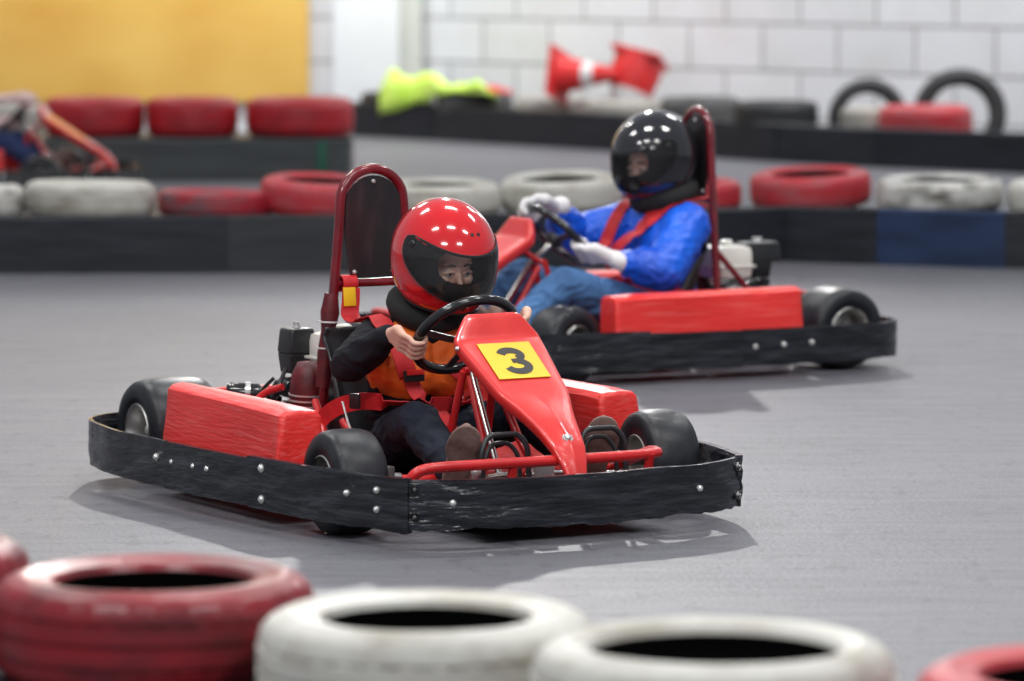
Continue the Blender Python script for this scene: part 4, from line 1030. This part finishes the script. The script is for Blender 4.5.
# left back island
barrier((px(-40,26.3),26.3),(px(347,26.3),26.3),'slate grey barrier under the three dark red tyres at the upper left','barrier_green',depth=.7)
bm=bmesh.new(); box(bm,(px(322,26.3),26.285,.125),(.05,.02,.235),bev=.004); gs=finish(bm,'strap',M['green'],None); tag(gs,'dull green upright strap on the end of the slate grey barrier','strap')
for (x,D,m,lab) in ((94,.615,'t_red','left one of the three dark red tyres below the yellow board'),(192,.565,'t_red','middle one of the three dark red tyres below the yellow board'),(300,.66,'t_red','right one of the three dark red tyres below the yellow board')):
    tyre(px(x,26.68),26.68,BH,D,.235,m,lab,'dark red tyres below the yellow board',x)
tyre(px(-2,27.9),27.9,0,.62,.20,'t_beige','grimy pale tyre on the floor under another pale one at the left edge','pale tyres stacked at the left edge')
tyre(px(-4,27.9),27.9,.20,.62,.20,'t_beige','grimy pale tyre topmost of the stack at the left edge behind the dark red tyres','pale tyres stacked at the left edge')

# right back barrier
rb=[(345,32.2),(432,31.5),(640,29.7),(775,28.5),(875,27.8),(1060,26.95)]
rl=['far black barrier length below the yellow-green vest','far black barrier length below the red cones','far black barrier length above the black helmet','far black barrier length below the black tyre lying flat','far black barrier length at the right edge below two upright tyres']
for i in range(5):
    barrier((px(rb[i][0],rb[i][1])+.004,rb[i][1]),(px(rb[i+1][0],rb[i+1][1])-.004,rb[i+1][1]),rl[i],'barrier' if i!=3 else 'barrier',plinth=.17,depth=.72 if i else .45,group='far barrier lengths')
def rbY(x):
    for i in range(5):
        if rb[i][0]<=x<=rb[i+1][0]: t=(x-rb[i][0])/(rb[i+1][0]-rb[i][0]); return rb[i][1]+t*(rb[i+1][1]-rb[i][1])
    return 27
for (x,D,w,m,lab,z) in ((397,.54,.15,'t_black','black tyre under the yellow-green vest on the far barrier',.17),(474,.56,.17,'t_grey','grey tyre under the red cloth on the far barrier',.17),(553,.53,.17,'t_beige','pale grimy tyre under the left red cone',.17),
    (624,.53,.17,'t_beige','pale grimy tyre under the right red cone',.17),(700,.55,.21,'t_grey','dusty grey black tyre lying just above the roll hoop of the far kart',.17),(776,.56,.21,'t_black','black tyre lying flat on the far barrier left of the upright tyres',.17),
    (926,.60,.215,'t_red_pale','red tyre lying flat in front of the larger upright black tyre',.17)):
    Yc=rbY(x)+.42; tyre(px(x,Yc),Yc,z,D,w,m,lab,'tyres on the far barrier',x)
for (x,D,w,lab,ty) in ((868,.52,.16,'smaller upright black tyre leaning on the white block wall',.0),(960,.60,.17,'larger upright black tyre at the right before the white block wall',.0)):
    Yc=rbY(x)+1.0; o=tyre(px(x,Yc),Yc+.08,D/2,D,w,'t_black',lab,None,0,(math.radians(84),0)); 
tyre(px(864,rbY(868)+.45),rbY(868)+.45,.17,.30,.19,'t_beige','small pale tyre seen inside the smaller upright tyre',None)

# wall of blocks (right part runs obliquely), pillar, yellow board
def wall(p,q,name,m,h=4.2,th=.2,off=0.):
    p=V((*p,0));q=V((*q,0)); L=(q-p).length; a=math.atan2(q.y-p.y,q.x-p.x)
    bm=bmesh.new(); box(bm,(L/2,th/2,h/2),(L,th,h)); o=finish(bm,name,m,None,False); o.location=p; o.rotation_euler=(0,0,a); tag(o,kind='structure'); return o
wy0,wy1=32.9,28.6
xa,xb=px(425,33.0),px(1300,27.6)
wr=wall((xa,33.0),(xb,27.6),'wall_right',M['blocks'])
wl=wall((px(-1500,33.02),33.02),(xa,33.02),'wall_left',M['blocks'])
bm=bmesh.new(); box(bm,((px(333,32.8)+px(399,32.8))/2,32.9,2.1),((px(399,32.8)-px(333,32.8)),.22,4.2),bev=.01); o=finish(bm,'trim_1',M['plaster'],None); tag(o,kind='structure')
bm=bmesh.new(); box(bm,((px(399,32.9)+px(421,32.9))/2+.002,32.95,2.1),((px(421,32.9)-px(399,32.9)),.12,4.2),bev=.01); o=finish(bm,'trim_2',M['plaster_shaded'],None); tag(o,kind='structure')  # pillar's right side face, its shade painted in as grey
bm=bmesh.new(); box(bm,((px(-300,32.95)+px(309,32.95))/2,32.97,1.75+.22),(px(309,32.95)-px(-300,32.95),.06,3.5),bev=.008); o=finish(bm,'painted_board',M['panel'],None); tag(o,'large ochre yellow board on the wall at the upper left','board')

# cones lying on the tyres
def cone(loc,axis,label,spin=0,bs=.30,fat=1.):
    root=empty('traffic_cone',loc); tag(root,label,'traffic cone','red cones lying on the far tyres')
    a=V(axis).normalized(); q=V((0,0,1)).rotation_difference(a); root.rotation_mode='QUATERNION'; root.rotation_quaternion=q@Quaternion((0,0,1),spin)
    f=fat
    bm=bmesh.new(); box(bm,(0,0,.012),(bs,bs,.024),bev=.01); finish(bm,'base',M['cone_red'],root)
    bm=bmesh.new(); lathe(bm,[(.128,.022),(.118*f,.10),(.104*f,.17),(.096*f,.20)],24); finish(bm,'cone_body',M['cone_red'],root)
    bm=bmesh.new(); lathe(bm,[(.096*f,.198),(.075*f,.27)],24); finish(bm,'white_band',M['cone_white'],root)
    bm=bmesh.new(); lathe(bm,[(.075*f,.268),(.036,.41),(.03,.42),(.0,.42)],24); finish(bm,'cone_tip',M['cone_red'],root)
    return root
cy=rbY(600)+.42
cone((px(557,cy),cy,.50),(.90,-.42,.02),'red cone lying at the left with its square base up to the left',.85,.33,.9).scale=(1.08,1.08,1.08)
cone((px(641,cy),cy-.02,.635),(-.30,-.25,-.92),'red cone upside down at the right, its square base on top',.1,.26,1.08).scale=(1.38,1.38,1.38)

# hi-vis vest: draped crumpled cloth over the barrier
def cloth(x0,x1,label,m,name,cols,zf,yf,cat):
    bm=bmesh.new(); g=[]
    nx,ny=40,16
    for i in range(nx+1):
        row=[]
        for j in range(ny+1):
            u=i/nx; v=j/ny; x=x0+(x1-x0)*u; yy,z=yf(u,v),zf(u,v)
            z+=.030*noise.noise(V((u*11,v*7,3)))+.012*noise.noise(V((u*30,v*20,5))); yy+=.02*noise.noise(V((u*8,v*7,8)))
            row.append(bm.verts.new((x+.02*noise.noise(V((u*5,v*5,1))),yy,z)))
        g.append(row)
    for i in range(nx):
        for j in range(ny): bm.faces.new((g[i][j],g[i+1][j],g[i+1][j+1],g[i][j+1]))
    me=realise(bm,[('SOLIDIFY',dict(thickness=.006))]); me.materials.clear(); me.materials.append(m); me.polygons.foreach_set('use_smooth',[True]*len(me.polygons))
    o=bpy.data.objects.new(name,me); COL.objects.link(o); tag(o,label,cat); return o
yv=rbY(420)
xv0,xv1=px(378,yv),px(497,yv)
def vz(u,v):
    st=min(1,max(0,(u-.38)/.22)); hump=.475-.055*st*st*(3-2*st)-.13*max(0,1-u/.09)-.06*max(0,(u-.85)/.15)+.022*math.sin(u*17)
    bot=.16+.19*min(1,u/.62)
    if v<.4: return bot+(hump-bot)*(v/.4)**.7
    return hump-.10*(v-.4)/.6
hv=cloth(xv0,xv1,'bright yellow-green safety vest draped over the far barrier',M['hivis'],'safety_vest',1,vz,lambda u,v:rbY(378+119*u)-.04+.50*max(0,(v-.25)/.75),'vest')
cloth(px(455,yv-.2),px(512,yv-.6),'small red cloth lying on the far barrier beside the yellow-green vest',M['cone_red'],'red_cloth',1,lambda u,v:.365+.03*math.sin(u*PI)*math.sin(v*PI),lambda u,v:rbY(455+57*u)+.06+.30*v,'cloth')

# ------------------------------------------------------------------ light
W=bpy.data.worlds.new('hall'); SC.world=W; W.use_nodes=True
bg=W.node_tree.nodes['Background']; bg.inputs[0].default_value=(.88,.92,1.,1); bg.inputs[1].default_value=.36
def area(loc,target,sx,sy,power,col=(1,1,1)):
    l=bpy.data.lights.new('ceiling_or_fill_lamp','AREA'); l.shape='RECTANGLE'; l.size=sx; l.size_y=sy; l.energy=power; l.color=col
    o=bpy.data.objects.new('ceiling_or_fill_lamp',l); COL.objects.link(o); o.location=loc
    d=V(target)-V(loc); o.rotation_euler=d.to_track_quat('-Z','Y').to_euler(); return o
sl=bpy.data.lights.new('hall_spotlight','SPOT'); sl.energy=2300; sl.spot_size=math.radians(48); sl.spot_blend=.6; sl.shadow_soft_size=.16; sl.color=(1,.98,.95)
so=bpy.data.objects.new('hall_spotlight',sl); COL.objects.link(so); so.location=(-.2,25.5,7.2); so.rotation_euler=(V((0,10.5,0))-V((-.2,25.5,7.2))).to_track_quat('-Z','Y').to_euler()
for (x,y) in ((-3,9),(0,9),(3,9),(-3,14),(.2,13.5),(3.2,14),(-3,19.5),(3,19.5),(-5,26),(5,25)):
    area((x,y,5.2),(x,y,0),1.2,.18,90,(1,.99,.97))
area((-2.5,30.5,5.0),(-2.5,33,1.6),5,.3,330); area((3.5,27.5,5.0),(4.2,31,1.6),5,.3,360)  # extra unseen lamps added to brighten the back walls
area((-2.5,4,4.5),(-.3,11.5,.4),1.6,.3,120); area((2.5,4.5,4.5),(0,11.5,.4),1.6,.3,100)  # added fill lamps on the camera side, aimed at the front kart

# ------------------------------------------------------------------ camera
cam=bpy.data.cameras.new('camera'); co=bpy.data.objects.new('camera',cam); COL.objects.link(co); SC.camera=co
cam.sensor_width=36; cam.lens=FPX/1024*36; co.location=(0,0,CH); co.rotation_euler=(PI/2-PIT,0,0); cam.clip_end=100
cam.dof.use_dof=True; cam.dof.focus_distance=11.15; cam.dof.aperture_fstop=3.2
SC.view_settings.view_transform='Standard'; SC.view_settings.look='None'; SC.view_settings.gamma=1; SC.view_settings.use_curve_mapping=False
SC.view_settings.exposure=0.
